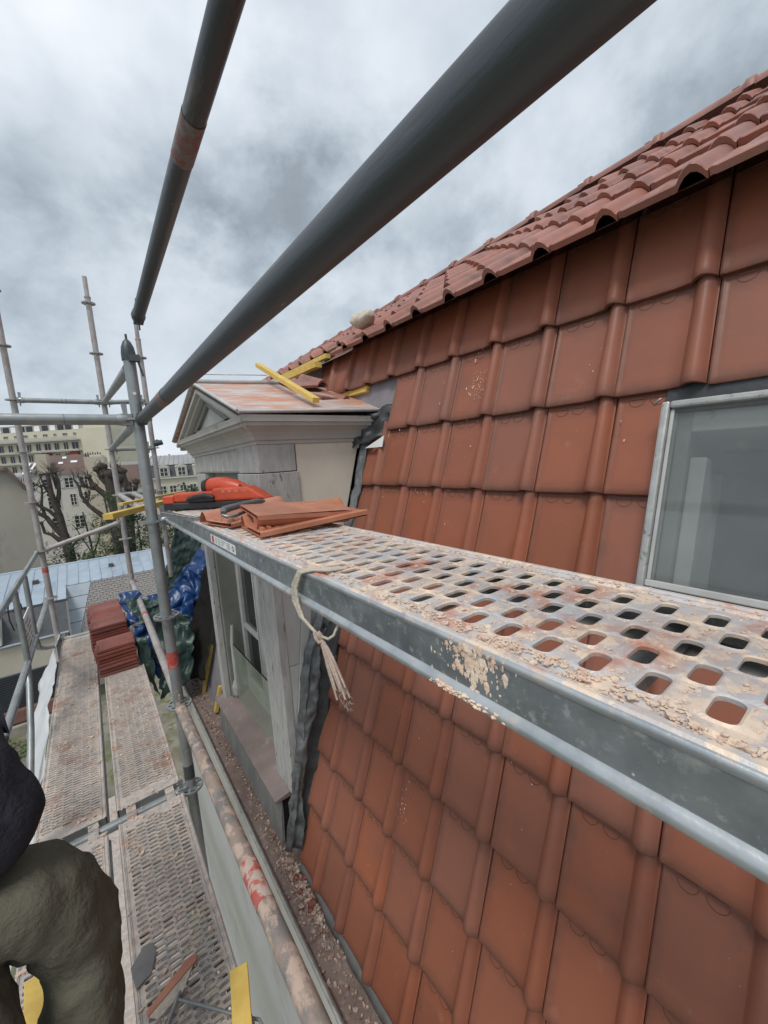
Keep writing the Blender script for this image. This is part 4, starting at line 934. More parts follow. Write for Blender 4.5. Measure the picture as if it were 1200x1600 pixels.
for (a, w_) in ((.140, .022), (.196, .030)):
    m = MB(); m.path([tp(a, .07, .0855), tp(a+w_, .069, .0865)], [.036 if a < .15 else .0445, .042 if a < .15 else .0445], 20); m.build('rubber_band', 'black_plastic', mo)
for k in range(4):
    m = MB(); m.path([tp(.29+k*.022, .06-.012*k, .100-.013*k), tp(.33+k*.020, .02, .075-.012*k), tp(.35+k*.018, -.02, .05-.008*k)], [.009, .011, .007], 8); m.build('hose_clip', 'black_plastic', tl)
m = MB()
for k in range(4): m.obox(tp(.275+k*.028, -.028, .071), D_*.008, S_*.006, V(0, 0, .005))
m.build('button', 'raw_tile', tl)
# steel pincers and trowel-like grey tool
pn = thing('pincers', (.27, 1.75, -.2), 'steel wire pincers lying in front of the power tool', 'pincers')
for o_, w_ in ((0, 0), (.012, .006)):
    m = MB(); m.path([V(.245+o_, 1.98, -.193), V(.262+o_, 1.80, -.189), V(.285+w_, 1.62, -.187), V(.315, 1.52, -.190), V(.335+o_, 1.44, -.190)], [.0035, .0045, .005, .0065, .004], 8); m.build('arm', 'steel' if not o_ else 'black_plastic', pn)
m = MB(); m.tube((.307, 1.545, -.195), (.307, 1.545, -.181), .009, n=12); m.build('rivet', 'steel', pn)
gh = thing('grey_tool', (.39, 1.22, -.15), 'grey handled bent tool resting on the single orange tile', 'tool')
m = MB(); m.path([V(0.318, 1.245, -0.146), V(0.325, 1.260, -0.138), V(0.350, 1.282, -0.136), V(0.400, 1.310, -0.133), V(0.460, 1.345, -0.133), V(0.490, 1.365, -0.135)], [.008, .012, .011, .010, .012, .006], 10); m.build('handle', 'grey_panel', gh)
m = MB(); m.path([V(0.312, 1.235, -0.150), V(0.320, 1.215, -0.154), V(0.345, 1.220, -0.154), V(0.380, 1.245, -0.151), V(0.420, 1.270, -0.146)], [.005, .006, .006, .005, .004], 8); m.build('blade', 'steel', gh)

# things on the lower planks near the viewer
m = MB(); m.prism([(-.105, 1.50, -1.722), (-.095, 1.42, -1.722), (-.045, 1.44, -1.722), (-.025, 1.50, -1.722), (-.03, 1.535, -1.722), (-.06, 1.545, -1.722)], (0, 0, .004)); o = m.build('plastic_piece', 'grey_panel'); bevel(o, .002, 2)
tag(o, 'dark grey flat piece with a hole lying between the two lower planks', 'offcut')
m = MB(); m.prism([(-.075, 1.335, -1.722), (-.072, 1.315, -1.722), (.085, 1.375, -1.722), (.088, 1.40, -1.722), (.05, 1.398, -1.722)], (0, 0, .007)); o = m.build('tile_sliver', 'raw_tile'); bevel(o, .002, 1)
tag(o, 'long orange sliver of broken tile on the inner lower plank', 'tile piece')
m = MB(); m.prism([(-.068, 1.316, -1.722), (-.045, 1.292, -1.722), (.03, 1.315, -1.722), (.07, 1.368, -1.722)], (0, 0, .004)); tag(m.build('wood_sliver', 'rope'), 'beige wooden splinter beside the orange tile sliver', 'splinter')
m = MB(); m.path([(.010, 1.305, -1.718), (.07, 1.235, -1.714), (.13, 1.165, -1.714), (.185, 1.105, -1.716), (.205, 1.085, -1.716), (.208, 1.066, -1.716)], .0045, 8); tag(m.build('steel_hook', 'apron'), 'thin grey steel rod with a hooked end on the inner lower plank', 'hook')
m = MB(); m.path([(-.03, 1.25, -1.72), (.0, 1.29, -1.716), (.02, 1.32, -1.718)], .006, 6); tag(m.build('strap_end', 'apron'), 'short grey strap end left of the hooked rod', 'strap')

# ================================================================== TARPAULINS
def cloth(name, mt, fn, nu, nv, amp, seed, label, freq=6, dirv=(-.5, -.7, 0)):
    o = crumple(fn, nu, nv, amp, seed, freq, dirv).build(name, mt); solid(o, .003); return tag(o, label, 'tarpaulin')
cloth('green_tarpaulin', 'green_tarp', bil((.80, 5.5, -.74), (1.06, 5.3, -.93), (.80, 5.35, -1.70), (.50, 5.45, -1.66)), 44, 40, .022, 3, 'dark green tarpaulin sheet hanging straight under the far end of the upper plank', 9, (0, -.8, 0))
cloth('blue_tarpaulin', 'blue_tarp', bil((.90, 4.75, -.93), (1.00, 4.55, -1.03), (.72, 4.45, -1.72), (.46, 4.75, -1.50)), 40, 40, .045, 8, 'bright blue tarpaulin bunched up beside the dormer against the roof', 5)
cloth('blue_tarpaulin', 'blue_tarp', bil((.36, 4.75, -1.28), (.80, 4.55, -1.36), (.68, 4.35, -1.66), (.34, 4.45, -1.62)), 40, 28, .055, 12, 'blue tarpaulin fold running across right behind the nearest post', 5)
cloth('blue_tarpaulin', 'blue_tarp', bil((.10, 4.62, -1.19), (.30, 4.50, -1.18), (.28, 4.30, -1.42), (.13, 4.40, -1.50)), 26, 22, .030, 17, 'blue tarpaulin corner thrown over the tile stacks', 6)
cloth('blue_tarpaulin', 'blue_tarp', bil((.20, 4.35, -1.46), (.46, 4.30, -1.42), (.46, 4.05, -2.02), (.24, 4.15, -1.90)), 36, 40, .045, 23, 'blue tarpaulin hanging down behind the pale tube with the red tip', 5)
cloth('green_tarpaulin', 'green_tarp', bil((.16, 4.5, -1.24), (.46, 4.35, -1.26), (.44, 4.2, -1.40), (.22, 4.28, -1.40)), 30, 18, .05, 29, 'dark green tarpaulin bundle lying over the blue corner by the post', 6)
cloth('green_tarpaulin', 'green_tarp', bil((.34, 4.25, -1.36), (.66, 4.15, -1.40), (.60, 4.0, -1.98), (.30, 4.0, -2.12)), 40, 40, .05, 37, 'dark green tarpaulin lump right of the nearest post above the gutter', 5)
cloth('green_tarpaulin', 'green_tarp', bil((.15, 4.12, -1.50), (.26, 4.06, -1.50), (.28, 3.98, -2.06), (.19, 4.02, -1.80)), 20, 30, .025, 43, 'narrow dark green tarpaulin fold beside the front tile stack', 7)
cloth('dark_void_sheet', 'dark', bil((.93, 4.40, -.92), (1.00, 4.15, -.95), (.66, 3.95, -2.05), (.46, 4.30, -2.10)), 30, 40, .02, 47, 'dark sheet standing for the shadowy void between the tarpaulins and the grey roof felt', 5)  # added sheet, its near-black colour stands for the darkness of the void

# ================================================================== WORKER
def skin_mesh(name, joints, edges, mt, parent, sub=3, root=0):
    me = bpy.data.meshes.new(name); o0 = ORG[parent.name]
    me.from_pydata([Vector(j[0])-o0 for j in joints], edges, []); o = bpy.data.objects.new(name, me); col.objects.link(o); o.parent = parent; ORG[o.name] = o0
    s = o.modifiers.new('skin', 'SKIN'); sv = me.skin_vertices[0].data
    for i, j in enumerate(joints): sv[i].radius = j[1] if isinstance(j[1], tuple) else (j[1], j[1])
    sv[root].use_root = True; s.use_smooth_shade = True
    q = o.modifiers.new('smooth', 'SUBSURF'); q.levels = sub; q.render_levels = sub
    me.materials.append(M[mt]); return o
wk = thing('person', (-.28, 1.0, -1.73), 'worker in dark sweater and khaki trousers stooping at the lower left edge', 'person')
pel = V(-.285, 1.10, -.875); hr = V(-.215, 1.075, -.90); hl = V(-.365, 1.06, -.90)
kr = V(-.145, 1.10, -1.08); ar = V(-.215, .995, -1.42); fr_ = V(-.20, .99, -1.66)
kl = V(-.30, .93, -1.22); al_ = V(-.37, .86, -1.45); fl_ = V(-.385, .84, -1.66)
tr = skin_mesh('trousers', [(pel, (.135, .115)), (hr, (.115, .110)), (hr.lerp(kr, .5)+V(.01, .0, .01), (.108, .100)), (kr, (.088, .090)), (kr.lerp(ar, .5)+V(.01, 0, 0), (.078, .080)), (ar, (.072, .075)), (fr_+V(0, 0, .06), (.062, .066)),
      (hl, (.115, .110)), (hl.lerp(kl, .5), (.10, .10)), (kl, (.082, .085)), (al_, (.07, .075)), (fl_+V(0, 0, .06), (.06, .065)), (pel+V(-.01, .0, .09), (.135, .11))],
      [(0, 1), (1, 2), (2, 3), (3, 4), (4, 5), (5, 6), (0, 7), (7, 8), (8, 9), (9, 10), (10, 11), (0, 12)], 'cloth_khaki', wk)
tx = bpy.data.textures.new('folds', 'MARBLE'); tx.marble_type = 'SOFT'; tx.noise_scale = .13; tx.turbulence = 11; tx.noise_depth = 2
dsp = tr.modifiers.new('folds', 'DISPLACE'); dsp.texture = tx; dsp.strength = .016; dsp.texture_coords = 'LOCAL'
WA = V(-.268, 1.105, -.812); WB = V(-.272, 1.085, -.700); chest = V(-.362, 1.160, -.590); neck = V(-.500, 1.370, -.455); head = V(-.60, 1.46, -.40)
shr = V(-.34, 1.40, -.52); shl = V(-.46, 1.10, -.52)
sw = skin_mesh('sweater', [(WA, (.125, .115)), (WB, (.105, .105)), (chest, (.150, .125)), (neck, (.06, .06)), (shr, (.078, .078)), (V(-.52, 1.50, -.76), (.055, .055)), (V(-.55, 1.42, -1.00), (.042, .042)),
      (shl, (.078, .078)), (V(-.58, 1.06, -.78), (.055, .055)), (V(-.60, 1.02, -1.00), (.042, .042))],
      [(0, 1), (1, 2), (2, 3), (2, 4), (4, 5), (5, 6), (2, 7), (7, 8), (8, 9)], 'cloth_dark', wk)
dsp = sw.modifiers.new('folds', 'DISPLACE'); dsp.texture = tx; dsp.strength = .014; dsp.texture_coords = 'LOCAL'
hm = MB(); ctr = pel+V(-.014, .01, .030)
hm.path([ctr+V(.155*math.cos(a), .135*math.sin(a), .012*math.sin(a*3)+.05*math.cos(a)) for a in [2*math.pi*i/24 for i in range(25)]], .013, 8); 

for h_, e_ in ((V(-.555, 1.41, -1.03), 1), (V(-.60, 1.01, -1.03), -1)):
    js = [(h_, (.030, .022)), (h_+V(0, .015, -.045), (.036, .016)), (h_+V(0, .03, -.08), (.034, .013))]; ed = [(0, 1), (1, 2)]
    for q_, (ox, ln) in enumerate(((-.027, .060), (-.009, .072), (.009, .068), (.027, .052))):
        b0 = h_+V(ox, .032, -.084); n_ = len(js)
        js += [(b0, (.009, .009)), (b0+V(0, .012, -ln*.5), (.0085, .0085)), (b0+V(0, .034, -ln*.85), (.0075, .0075))]; ed += [(2, n_), (n_, n_+1), (n_+1, n_+2)]
    n_ = len(js); js += [(h_+V(.034*e_*-1, .01, -.03), (.011, .011)), (h_+V(.050*e_*-1, .03, -.065), (.009, .009))]; ed += [(0, n_), (n_, n_+1)]
    skin_mesh('hand', js, ed, 'skin', wk)
hd = skin_mesh('head', [(neck+V(0, 0, -.02), (.055, .055)), (neck+V(.0, .01, .05), (.055, .058)), (head+V(0, .01, -.04), (.066, .078)), (head+V(0, 0, .04), (.075, .095)), (head+V(0, -.005, .09), (.055, .07))], [(0, 1), (1, 2), (2, 3), (3, 4)], 'skin', wk)
m = MB(); m.blob(head+V(0, -.015, .055), .098, 4, .1, (.86, 1.05, .85), sub=3); m.build('hair', 'hair', wk)
m = MB(); m.blob(head+V(0, .095, -.005), .016, 4, .1, (.8, 1.1, 1.5), sub=2); m.build('nose', 'skin', wk)
for sx_ in (-1, 1):
    m = MB(); m.blob(head+V(.03*sx_, .082, .02), .011, 4, 0, (1.1, .6, .8), sub=2); m.build('eye', 'white', wk)
    m = MB(); m.blob(head+V(.078*sx_, 0, .0), .022, 4, .1, (.4, .8, 1.3), sub=2); m.build('ear', 'skin', wk)
m = MB(); m.blob(head+V(0, .085, -.048), .02, 4, .05, (1.1, .4, .3), sub=2); m.build('mouth', 'raw_tile', wk)
for f_ in (fr_, fl_):
    m = MB(); m.path([f_+V(0, -.04, -.03), f_+V(0, 0, -.035), f_+V(0, .07, -.038), f_+V(0, .14, -.042), f_+V(0, .18, -.045)], [.035, .042, .04, .036, .022], 14); m.path([f_+V(0, -.01, -.03), f_+V(0, -.01, .08)], [.045, .042], 12); m.build('boot', 'boot', wk)

# ================================================================== NEIGHBOUR WITH ZINC ROOF
nb = thing('courtyard_building', (0, 31, -14), 'low cream courtyard building with pale zinc and slate roofs beyond the scaffold', 'building')
m = MB(); m.box(-12, -2.05, 29.1, 42, -14, -9.1); m.build('wall', 'pale_render', nb)
m = MB(); m.box(-1.99, 9, 31.3, 42, -14, -9.9); m.build('wall', 'pale_render', nb)
def zroof(x0, x1, ye, ze, yr, zr, nm='zinc_sheet'):
    x = x0; n_ = 0
    while x < x1-.05:
        w_ = min(.62, x1-x)
        for (t0, t1) in ((0, .5), (.5, 1)):
            m = MB(); P = lambda xx, t, dz=0: (xx, ye+(yr-ye)*t, ze+(zr-ze)*t+dz)
            dz = .012 if t0 else 0
            m.add([P(x+.01, t0, dz), P(x+w_-.01, t0, dz), P(x+w_-.01, t1, dz+.01), P(x+.01, t1, dz+.01)], [(0, 1, 2, 3)]); m.build(nm, 'zinc_pale', nb)
        m = MB(); m.bar(P(x, 0, .03), P(x, 1, .03), .05, .07); m.build('seam', 'zinc_pale', nb); x += .62
zroof(-10.5, -1.95, 30.5, -7.52, 36, -6.42); zroof(-1.95, 9, 32.3, -7.15, 36, -6.42)
m = MB(); m.add([(-12, 30.4, -7.56), (9, 30.4, -7.56), (9, 36, -6.45), (-12, 36, -6.45)], [(0, 1, 2, 3)]) if False else m.add([(-12, 30.4, -7.60), (-1.95, 30.4, -7.60), (-1.95, 36, -6.5), (-12, 36, -6.5), (-1.95, 32.2, -7.22), (9, 32.2, -7.22), (9, 36, -6.5)], [(0, 1, 2, 3), (4, 5, 6, 2)]); m.add([(-12, 36, -6.5), (9, 36, -6.5), (9, 42, -9), (-12, 42, -9)], [(0, 1, 2, 3)]); m.build('roof_boarding', 'zinc_dark', nb)
m = MB(); m.path([(-12, 36, -6.38), (9, 36, -6.38)], .07, 8); m.build('ridge_roll', 'zinc_pale', nb)
m = MB(); m.box(-12, -1.9, 30.4, 30.52, -7.66, -7.54); m.build('eave_strip', 'slate_dark', nb)
for (vx, vy) in ((-3.5, 33.6), (-7.3, 33.8), (.6, 34.2)):
    m = MB(); m.box(vx-.15, vx+.15, vy-.2, vy+.2, -7.1+.2*(vy-33.5), -6.72+.2*(vy-33.5)); m.build('roof_vent', 'slate_dark', nb)
m = MB(); m.add([(-12, 29.05, -9.12), (-1.98, 29.05, -9.12), (-1.98, 30.45, -7.6), (-12, 30.45, -7.6)], [(0, 1, 2, 3)]); m.build('steep_slate_slope', 'slate_dark', nb)
m = MB(); m.add([(-1.98, 29.05, -9.12), (-1.98, 30.45, -7.6), (-1.98, 34, -7.6), (-1.98, 34, -14), (-1.98, 29.1, -14)], [(0, 1, 2, 3, 4)]); m.build('side_wall', 'pale_render', nb)
m = MB(); m.path([(-12, 28.98, -9.15), (-2.0, 28.98, -9.15)], .08, 8); m.build('gutter', 'zinc_dark', nb)
# dormer window at the left of the slate slope
m = MB(); m.box(-6.2, -4.85, 28.9, 30.4, -9.0, -7.75); wd = m.build('roof_window', 'flat_white', nb)
m = MB(); m.box(-6.05, -5.0, 28.86, 28.9, -8.85, -7.95); m.build('pane', 'pane', wd)
# slates on the right slope, real courses
sl = MB(); rs = random.Random(4)
Pm = lambda x, t: V(x, 30.2+2.1*t, -9.95+2.78*t); nrm = V(0, -.80, .60)
rows_ = 22; 
for r_ in range(rows_):
    t0 = r_/rows_; t1 = (r_+1.25)/rows_; x = -1.98+(.17 if r_ % 2 else 0)
    while x < 8.8:
        lift_ = nrm*(.035+rs.uniform(-.006, .008)); a = Pm(x+.012, t0)+lift_; b_ = Pm(x+.328, t0)+lift_; c_ = Pm(x+.328, min(t1, 1))+nrm*.004; d_ = Pm(x+.012, min(t1, 1))+nrm*.004
        sl.add([a, b_, c_, d_, a-nrm*.03, b_-nrm*.03], [(0, 1, 2, 3), (0, 4, 5, 1)]); x += .34
sl.build('slates', 'slate', nb, kind='stuff')
m = MB(); m.add([Pm(-1.98, 0)-nrm*.02, Pm(9, 0)-nrm*.02, Pm(9, 1)-nrm*.02, Pm(-1.98, 1)-nrm*.02], [(0, 1, 2, 3)]); m.build('slate_boarding', 'slate_dark', nb)
zc_ = [Pm(-2.62, .02), Pm(-1.58, .02), Pm(-.66, 1), Pm(-1.92, 1)]
for i in range(4):
    a, b_ = i/4, (i+1)/4-.015
    m = MB(); m.prism([zc_[0].lerp(zc_[3], a)+nrm*.06, zc_[1].lerp(zc_[2], a)+nrm*.06, zc_[1].lerp(zc_[2], b_)+nrm*.06, zc_[0].lerp(zc_[3], b_)+nrm*.06], -nrm*.05); m.build('zinc_valley_sheet', 'zinc_dark', nb)
# slatted shutters and brown plinth of the left wall
m = MB(); m.box(-12, -2.7, 28.95, 29.1, -12.78, -10.82); sh = m.build('rolling_shutter', 'slate_dark', nb)
m = MB(); [m.box(-12, -2.75, 28.93, 28.95, -12.75+k*.13, -12.68+k*.13) for k in range(15)]; m.build('slats', 'pane', nb, kind='stuff')
m = MB(); m.box(-12, -2.3, 28.6, 29.1, -13.45, -12.80); m.build('brown_plinth', 'brown_band', nb)
m = MB(); m.box(-12, -2.2, 28.3, 28.6, -14, -13.55); tag(m.build('low_garden_wall', 'stained_render'), 'low pale stone wall along the garden below the dark shutters', 'wall')
m = MB(); m.path([(-2.2, 28.9, -9.2), (-2.2, 28.9, -12.6)], .06, 8); m.build('downpipe', 'slate_dark', nb)
# scrolled iron lamp bracket on the slate slope
lp = thing('wall_lamp', (-4.0, 28.9, -8.6), 'scrolled black iron lamp bracket in front of the dark slate slope', 'lamp')
sc_ = [V(-4.0-.34*math.cos(a)*(1-a/9), 28.9, -7.15+.62*math.sin(a)*(1-a/9)) for a in [i*.45 for i in range(17)]]
m = MB(); m.path([V(-4.25, 28.95, -8.35), V(-4.35, 28.9, -7.7)]+sc_, .035, 6); m.build('scroll', 'iron', lp)
m = MB(); m.path([V(-3.66, 28.9, -7.15), V(-3.62, 28.9, -7.8), V(-3.75, 28.9, -8.1)], .03, 6); m.build('arm', 'iron', lp)
m = MB(); m.path([V(-3.95, 28.9, -7.85), V(-3.95, 28.9, -7.95), V(-3.95, 28.9, -8.15), V(-3.95, 28.9, -8.4), V(-3.95, 28.9, -8.5)], [.05, .2, .17, .12, .03], 10); m.build('lantern', 'iron', lp)

# ================================================================== FAR BUILDINGS
class Fac:
    def __init__(s, root, x, y, h): s.o = Vector((x, y, 0)); s.u = V(math.cos(h), -math.sin(h), 0); s.n = V(math.sin(h), math.cos(h), 0); s.root = root
    def P(s, a, d, z): return s.o+s.u*a+s.n*d+V(0, 0, z)
    def box(s, nm, mt, a0, a1, d0, d1, z0, z1, par=None, kind=None):
        m = MB(); m.add([s.P(a, d, z) for a in (a0, a1) for d in (d0, d1) for z in (z0, z1)], [(0, 1, 3, 2), (4, 6, 7, 5), (0, 4, 5, 1), (2, 3, 7, 6), (0, 2, 6, 4), (1, 5, 7, 3)]); return m.build(nm, mt, par or s.root, kind=kind)
    def window(s, a, z, w, h, frame='flat_white', bars=(1, 2), shut=False, d=-.02, t=.09):
        m = MB()
        def bx(a0, a1, z0, z1, d0=d-.06, d1=d+.04): m.add([s.P(aa, dd, zz) for aa in (a0, a1) for dd in (d0, d1) for zz in (z0, z1)], [(0, 1, 3, 2), (4, 6, 7, 5), (0, 4, 5, 1), (2, 3, 7, 6), (0, 2, 6, 4), (1, 5, 7, 3)])
        bx(a-w/2-t, a-w/2, z-t, z+h+t); bx(a+w/2, a+w/2+t, z-t, z+h+t); bx(a-w/2, a+w/2, z+h, z+h+t); bx(a-w/2, a+w/2, z-t, z)
        for i in range(bars[0]): q_ = a-w/2+w*(i+1)/(bars[0]+1); bx(q_-t*.5, q_+t*.5, z, z+h, d-.03)
        for i in range(bars[1]): q_ = z+h*(i+1)/(bars[1]+1); bx(a-w/2, a+w/2, q_-t*.3, q_+t*.3, d-.02)
        f = m.build('window', frame, s.root)
        g = MB(); g.add([s.P(a-w/2, d-.005, z), s.P(a+w/2, d-.005, z), s.P(a+w/2, d-.005, z+h), s.P(a-w/2, d-.005, z+h)], [(0, 1, 2, 3)]); g.build('pane', 'pane', f)
        if shut:
            for sg in (-1, 1):
                q_ = a+sg*(w/2+t+w*.26); s.box('shutter', 'shutter', q_-w*.24, q_+w*.24, d-.09, d-.01, z-.02, z+h+.02)
# white house with brown roof
r_ = thing('white_house', (-2, 75, -14), 'white house with a brown roof and two rows of windows behind the bare trees', 'house')
f = Fac(r_, 1.0, 74.9, R(4))
f.box('wall', 'flat_white', -9.6, -.1, 0, 9, -14, -.12); f.box('cornice', 'shutter', -9.7, 0, -.15, .1, -.12, .06)
m = MB(); m.add([f.P(-7.2, -.3, .05), f.P(-.1, -.3, .05), f.P(-.1, 5, 3.0), f.P(-5.3, 5, 3.0), f.P(-7.2, 9, .05)], [(0, 1, 2, 3), (0, 3, 4)]); m.build('roof', 'brown_roof', r_)
m = MB(); m.add([f.P(-9.6, -.3, .0), f.P(-7.2, -.3, .05), f.P(-7.2, 4, .8), f.P(-9.6, 4, .6)], [(0, 1, 2, 3)]); m.build('roof', 'grey_zinc_roof', r_)
for a, t, w_ in ((-3.95, .5, .55), (-3.55, .78, .5), (-2.35, .55, .8), (-.75, .58, .7)):
    m = MB(); P_ = lambda aa, tt, dz: f.P(aa, -.3+5.3*tt, .05+2.95*tt+dz); m.add([P_(a-w_/2, t, .08), P_(a+w_/2, t, .08), P_(a+w_/2, t+.10, .08), P_(a-w_/2, t+.10, .08)], [(0, 1, 2, 3)]); m.build('roof_window', 'white', r_)
for (a, z, w_, h_, sh_) in ((-5.6, -1.95, .75, 1.35, False), (-3.1, -1.95, .95, 1.4, True), (-1.25, -1.95, .95, 1.4, True), (-5.15, -4.9, 1.35, 1.65, False), (-2.9, -4.6, .62, 1.6, False), (-1.05, -4.4, .9, 1.6, False), (-7.4, -2.0, .7, 1.1, False), (-5.2, -8, 1.1, 1.7, False), (-2.6, -8, 1.1, 1.7, False)):
    f.window(a, z, w_, h_, 'flat_white', (1, 2), sh_)
f.box('chimney_wall', 'flat_beige', -6.35, -5.15, -.6, 2.5, .3, 3.05); 
f.box('low_lead_roof', 'grey_zinc_roof', -8.3, -6.5, .5, 4, .05, 1.0)
for k in range(3): 
    m = MB(); m.add([f.P(-8.2+k*.62, -.2, .35), f.P(-7.95+k*.62, -.2, .35), f.P(-7.3+k*.62, 2.5, 1.9), f.P(-7.6+k*.62, 2.5, 1.9)], [(0, 1, 2, 3)]); m.build('glass_roof_bar', 'white' if k < 2 else 'slate_dark', r_)
f.box('balustrade', 'concrete_balcony', -9.6, -7.3, -.5, -.4, -.75, -.05)
for k in range(9): f.box('baluster', 'slate_dark', -9.4+k*.22, -9.3+k*.22, -.52, -.5, -.65, -.15)
# beige gable block right of it with a row of chimney pots
r_ = thing('beige_gable_block', (1.2, 74, -14), 'tall blank beige gable wall topped with dark chimney pots', 'building')
f = Fac(r_, .10, 73.5, R(6)); f.box('wall', 'flat_beige', 0, 2.35, 0, 8, -14, 2.35); f.box('wall', 'flat_cream', .7, 2.15, .1, 7.8, 2.35, 2.65)
for k in range(7):
    m = MB(); a = .25+k*.30; m.tube(f.P(a, .6, 2.3), f.P(a, .6, 2.95+.12*(k % 2)), .10, .08, n=8); m.build('chimney_pot', 'brown_band' if k % 2 else 'slate_dark', r_)
# large apartment block
r_ = thing('apartment_block', (-5, 130, -14), 'long cream apartment block with balcony bands on the skyline', 'apartment block')
f = Fac(r_, 5.8, 122.9, R(36.8)); 
f.box('wall', 'flat_cream', -62, -.0, 0, 14, -14, 12.0-.9); f.box('penthouse', 'grey_zinc_roof', -62, -6.5, 1.5, 12, 11.1, 12.9); f.box('stair_tower', 'flat_cream', -6.3, -.6, .6, 10, 11.1, 13.6)
for k in range(26):
    a = -8.6-k*2.0; f.box('glazing', 'white' if k % 5 in (0, 3) else 'pane', a-.8, a+.6, 1.35, 1.48, 11.3, 12.6)
for zl, red in ((8.4, 0), (5.7, 1), (3.0, 0), (.3, 0)):
    f.box('balcony_slab', 'concrete_balcony', -62, -7.0, -1.3, 0, zl, zl+.22); f.box('balcony_rail', 'concrete_balcony', -62, -7.0, -1.34, -1.26, zl+.22, zl+(.95 if zl > 8 else .5))
    for k in range(22):
        a = -8.5-k*2.35
        if red and k in (0, 3): f.box('blind', 'red_blind', a-1.1, a+1.0, -.9, -.8, zl-1.75, zl-.05)
        f.window(a, zl-2.2, 1.1 if k % 3 else 1.6, 1.75, 'flat_white' if k % 2 else 'concrete_balcony', (1, 0), False, t=.10)
for k in range(20):
    a = -8.2-k*2.5; f.window(a, 9.75, 1.1 if k % 2 else .7, .55, 'flat_white', (2, 0), False, t=.07)
for z in (9.6, 6.7, 3.9): f.window(-4.2, z, 1.3, .95, 'concrete_balcony', (1, 0), False)
f.box('corner_face', 'flat_cream', -6.4, -.0, -.5, 0, -14, 11.2)
# cream mansard house on the right
r_ = thing('mansard_house', (11, 62, -14), 'cream house with slate mansard and white arched dormers right of the nearest post', 'house')
f = Fac(r_, 7.0, 62.4, R(2)); f.box('wall', 'flat_cream', -.3, 9.5, 0, 9, -14, -1.45); f.box('cornice', 'flat_white', -.4, 9.6, -.25, .05, -1.45, -1.25)
m = MB(); m.add([f.P(-.3, -.1, -1.25), f.P(9.5, -.1, -1.25), f.P(9.5, .9, .45), f.P(-.3, .9, .45)], [(0, 1, 2, 3)]); m.build('steep_slate', 'slate_dark', r_)
m = MB(); m.add([f.P(-.3, .8, .45), f.P(9.5, .8, .45), f.P(9.5, 5.5, 1.9), f.P(.9, 5.5, 1.9)], [(0, 1, 2, 3)]); m.build('zinc_roof', 'grey_zinc_roof', r_)
for k in range(15):
    m = MB(); m.bar(f.P(-.2+k*.66, .8, .49), f.P(.95+k*.60, 5.5, 1.94), .07, .06); m.build('seam', 'grey_zinc_roof', r_)
for a in (1.72, 3.95, 6.2):
    f.box('dormer_wall', 'flat_white', a-.72, a+.72, -.12, .9, -1.22, .12); m = MB()
    m.prism([f.P(a-.78, -.2, .12), f.P(a-.55, -.2, .34), f.P(a, -.2, .45), f.P(a+.55, -.2, .34), f.P(a+.78, -.2, .12)], f.n*1.1); m.build('dormer_roof', 'flat_white', r_)
    f.window(a, -1.05, .85, 1.05, 'flat_white', (1, 1), False, d=-.17)
for a in (1.35, 2.6, 3.9, 5.2, 6.5): f.window(a, -3.85, .75, 1.35, 'flat_white', (1, 2), False); f.window(a, -7.2, .75, 1.6, 'flat_white', (1, 2), False)
# low houses between
r_ = thing('brown_gable_house', (5.2, 70, -14), 'dark brown roofed house with a white chimney wall behind the nearest post', 'house')
f = Fac(r_, 4.4, 70, R(3)); f.box('wall', 'flat_white', -2.2, 3.6, 0, 6, -14, -2.4)
m = MB(); m.add([f.P(-.6, -.2, -2.4), f.P(3.7, -.2, -2.4), f.P(3.7, 3, .9), f.P(-.6, 3, .9)], [(0, 1, 2, 3)]); m.build('roof', 'brown_roof', r_); f.box('chimney_wall', 'flat_white', -1.7, -.6, -.3, 1.5, -2.5, .8)
f.box('parapet', 'flat_white', -2.2, 3.6, 3.5, 4, -2.4, 1.35)
r_ = thing('distant_rooftops', (5, 150, -14), 'hazy pale rooftops just above the railing between the posts', 'building')
f = Fac(r_, 5.5, 150, R(4)); rs2 = random.Random(2)
a = 0
while a < 24:
    w_ = rs2.uniform(1.5, 4); h_ = rs2.uniform(2.2, 4.6); f.box('wall', rs2.choice(['flat_white', 'flat_cream', 'grey_zinc_roof']), a, a+w_, rs2.uniform(0, 4), 9, -14, h_)
    if rs2.random() < .7: f.box('chimney', 'flat_beige', a+.3, a+.9, 1, 2, h_, h_+.8)
    a += w_*.9
skb('room_ceiling', 'dark', Ysk0-.1, Ysk1+.1, S1+.02, S1+.04, 1.31, 1.52)
m = MB(); m.add([(-400, 420, -14), (500, 420, -14), (500, 420, 4), (-400, 420, 2)], [(0, 1, 2, 3)]); m.add([(-400, 420, 2), (500, 420, 4), (500, 460, -14), (-400, 460, -14)], [(0, 1, 2, 3)]); m.build('far_town_hill', 'grey_zinc_roof', kind='structure')
# stained party wall at the left
r_ = thing('party_wall', (-6, 42, -14), 'stained beige party wall with a slanted top at the left edge', 'wall')
m = MB(); m.prism([(-14, 42, -14), (-3.25, 42, -14), (-3.62, 42, -6.9), (-3.90, 42, -1.0), (-4.72, 42, .50), (-5.2, 42, .66), (-14, 42, .9)], (0, .6, 0)); m.build('wall', 'stained_render', r_)
m = MB(); m.bar((-4.72, 41.95, .58), (-3.88, 41.95, -.95), .8, .16, (0, 0, 1)); m.bar((-4.70, 41.95, .60), (-14, 41.95, .96), .8, .16); m.build('coping', 'brown_roof', r_)

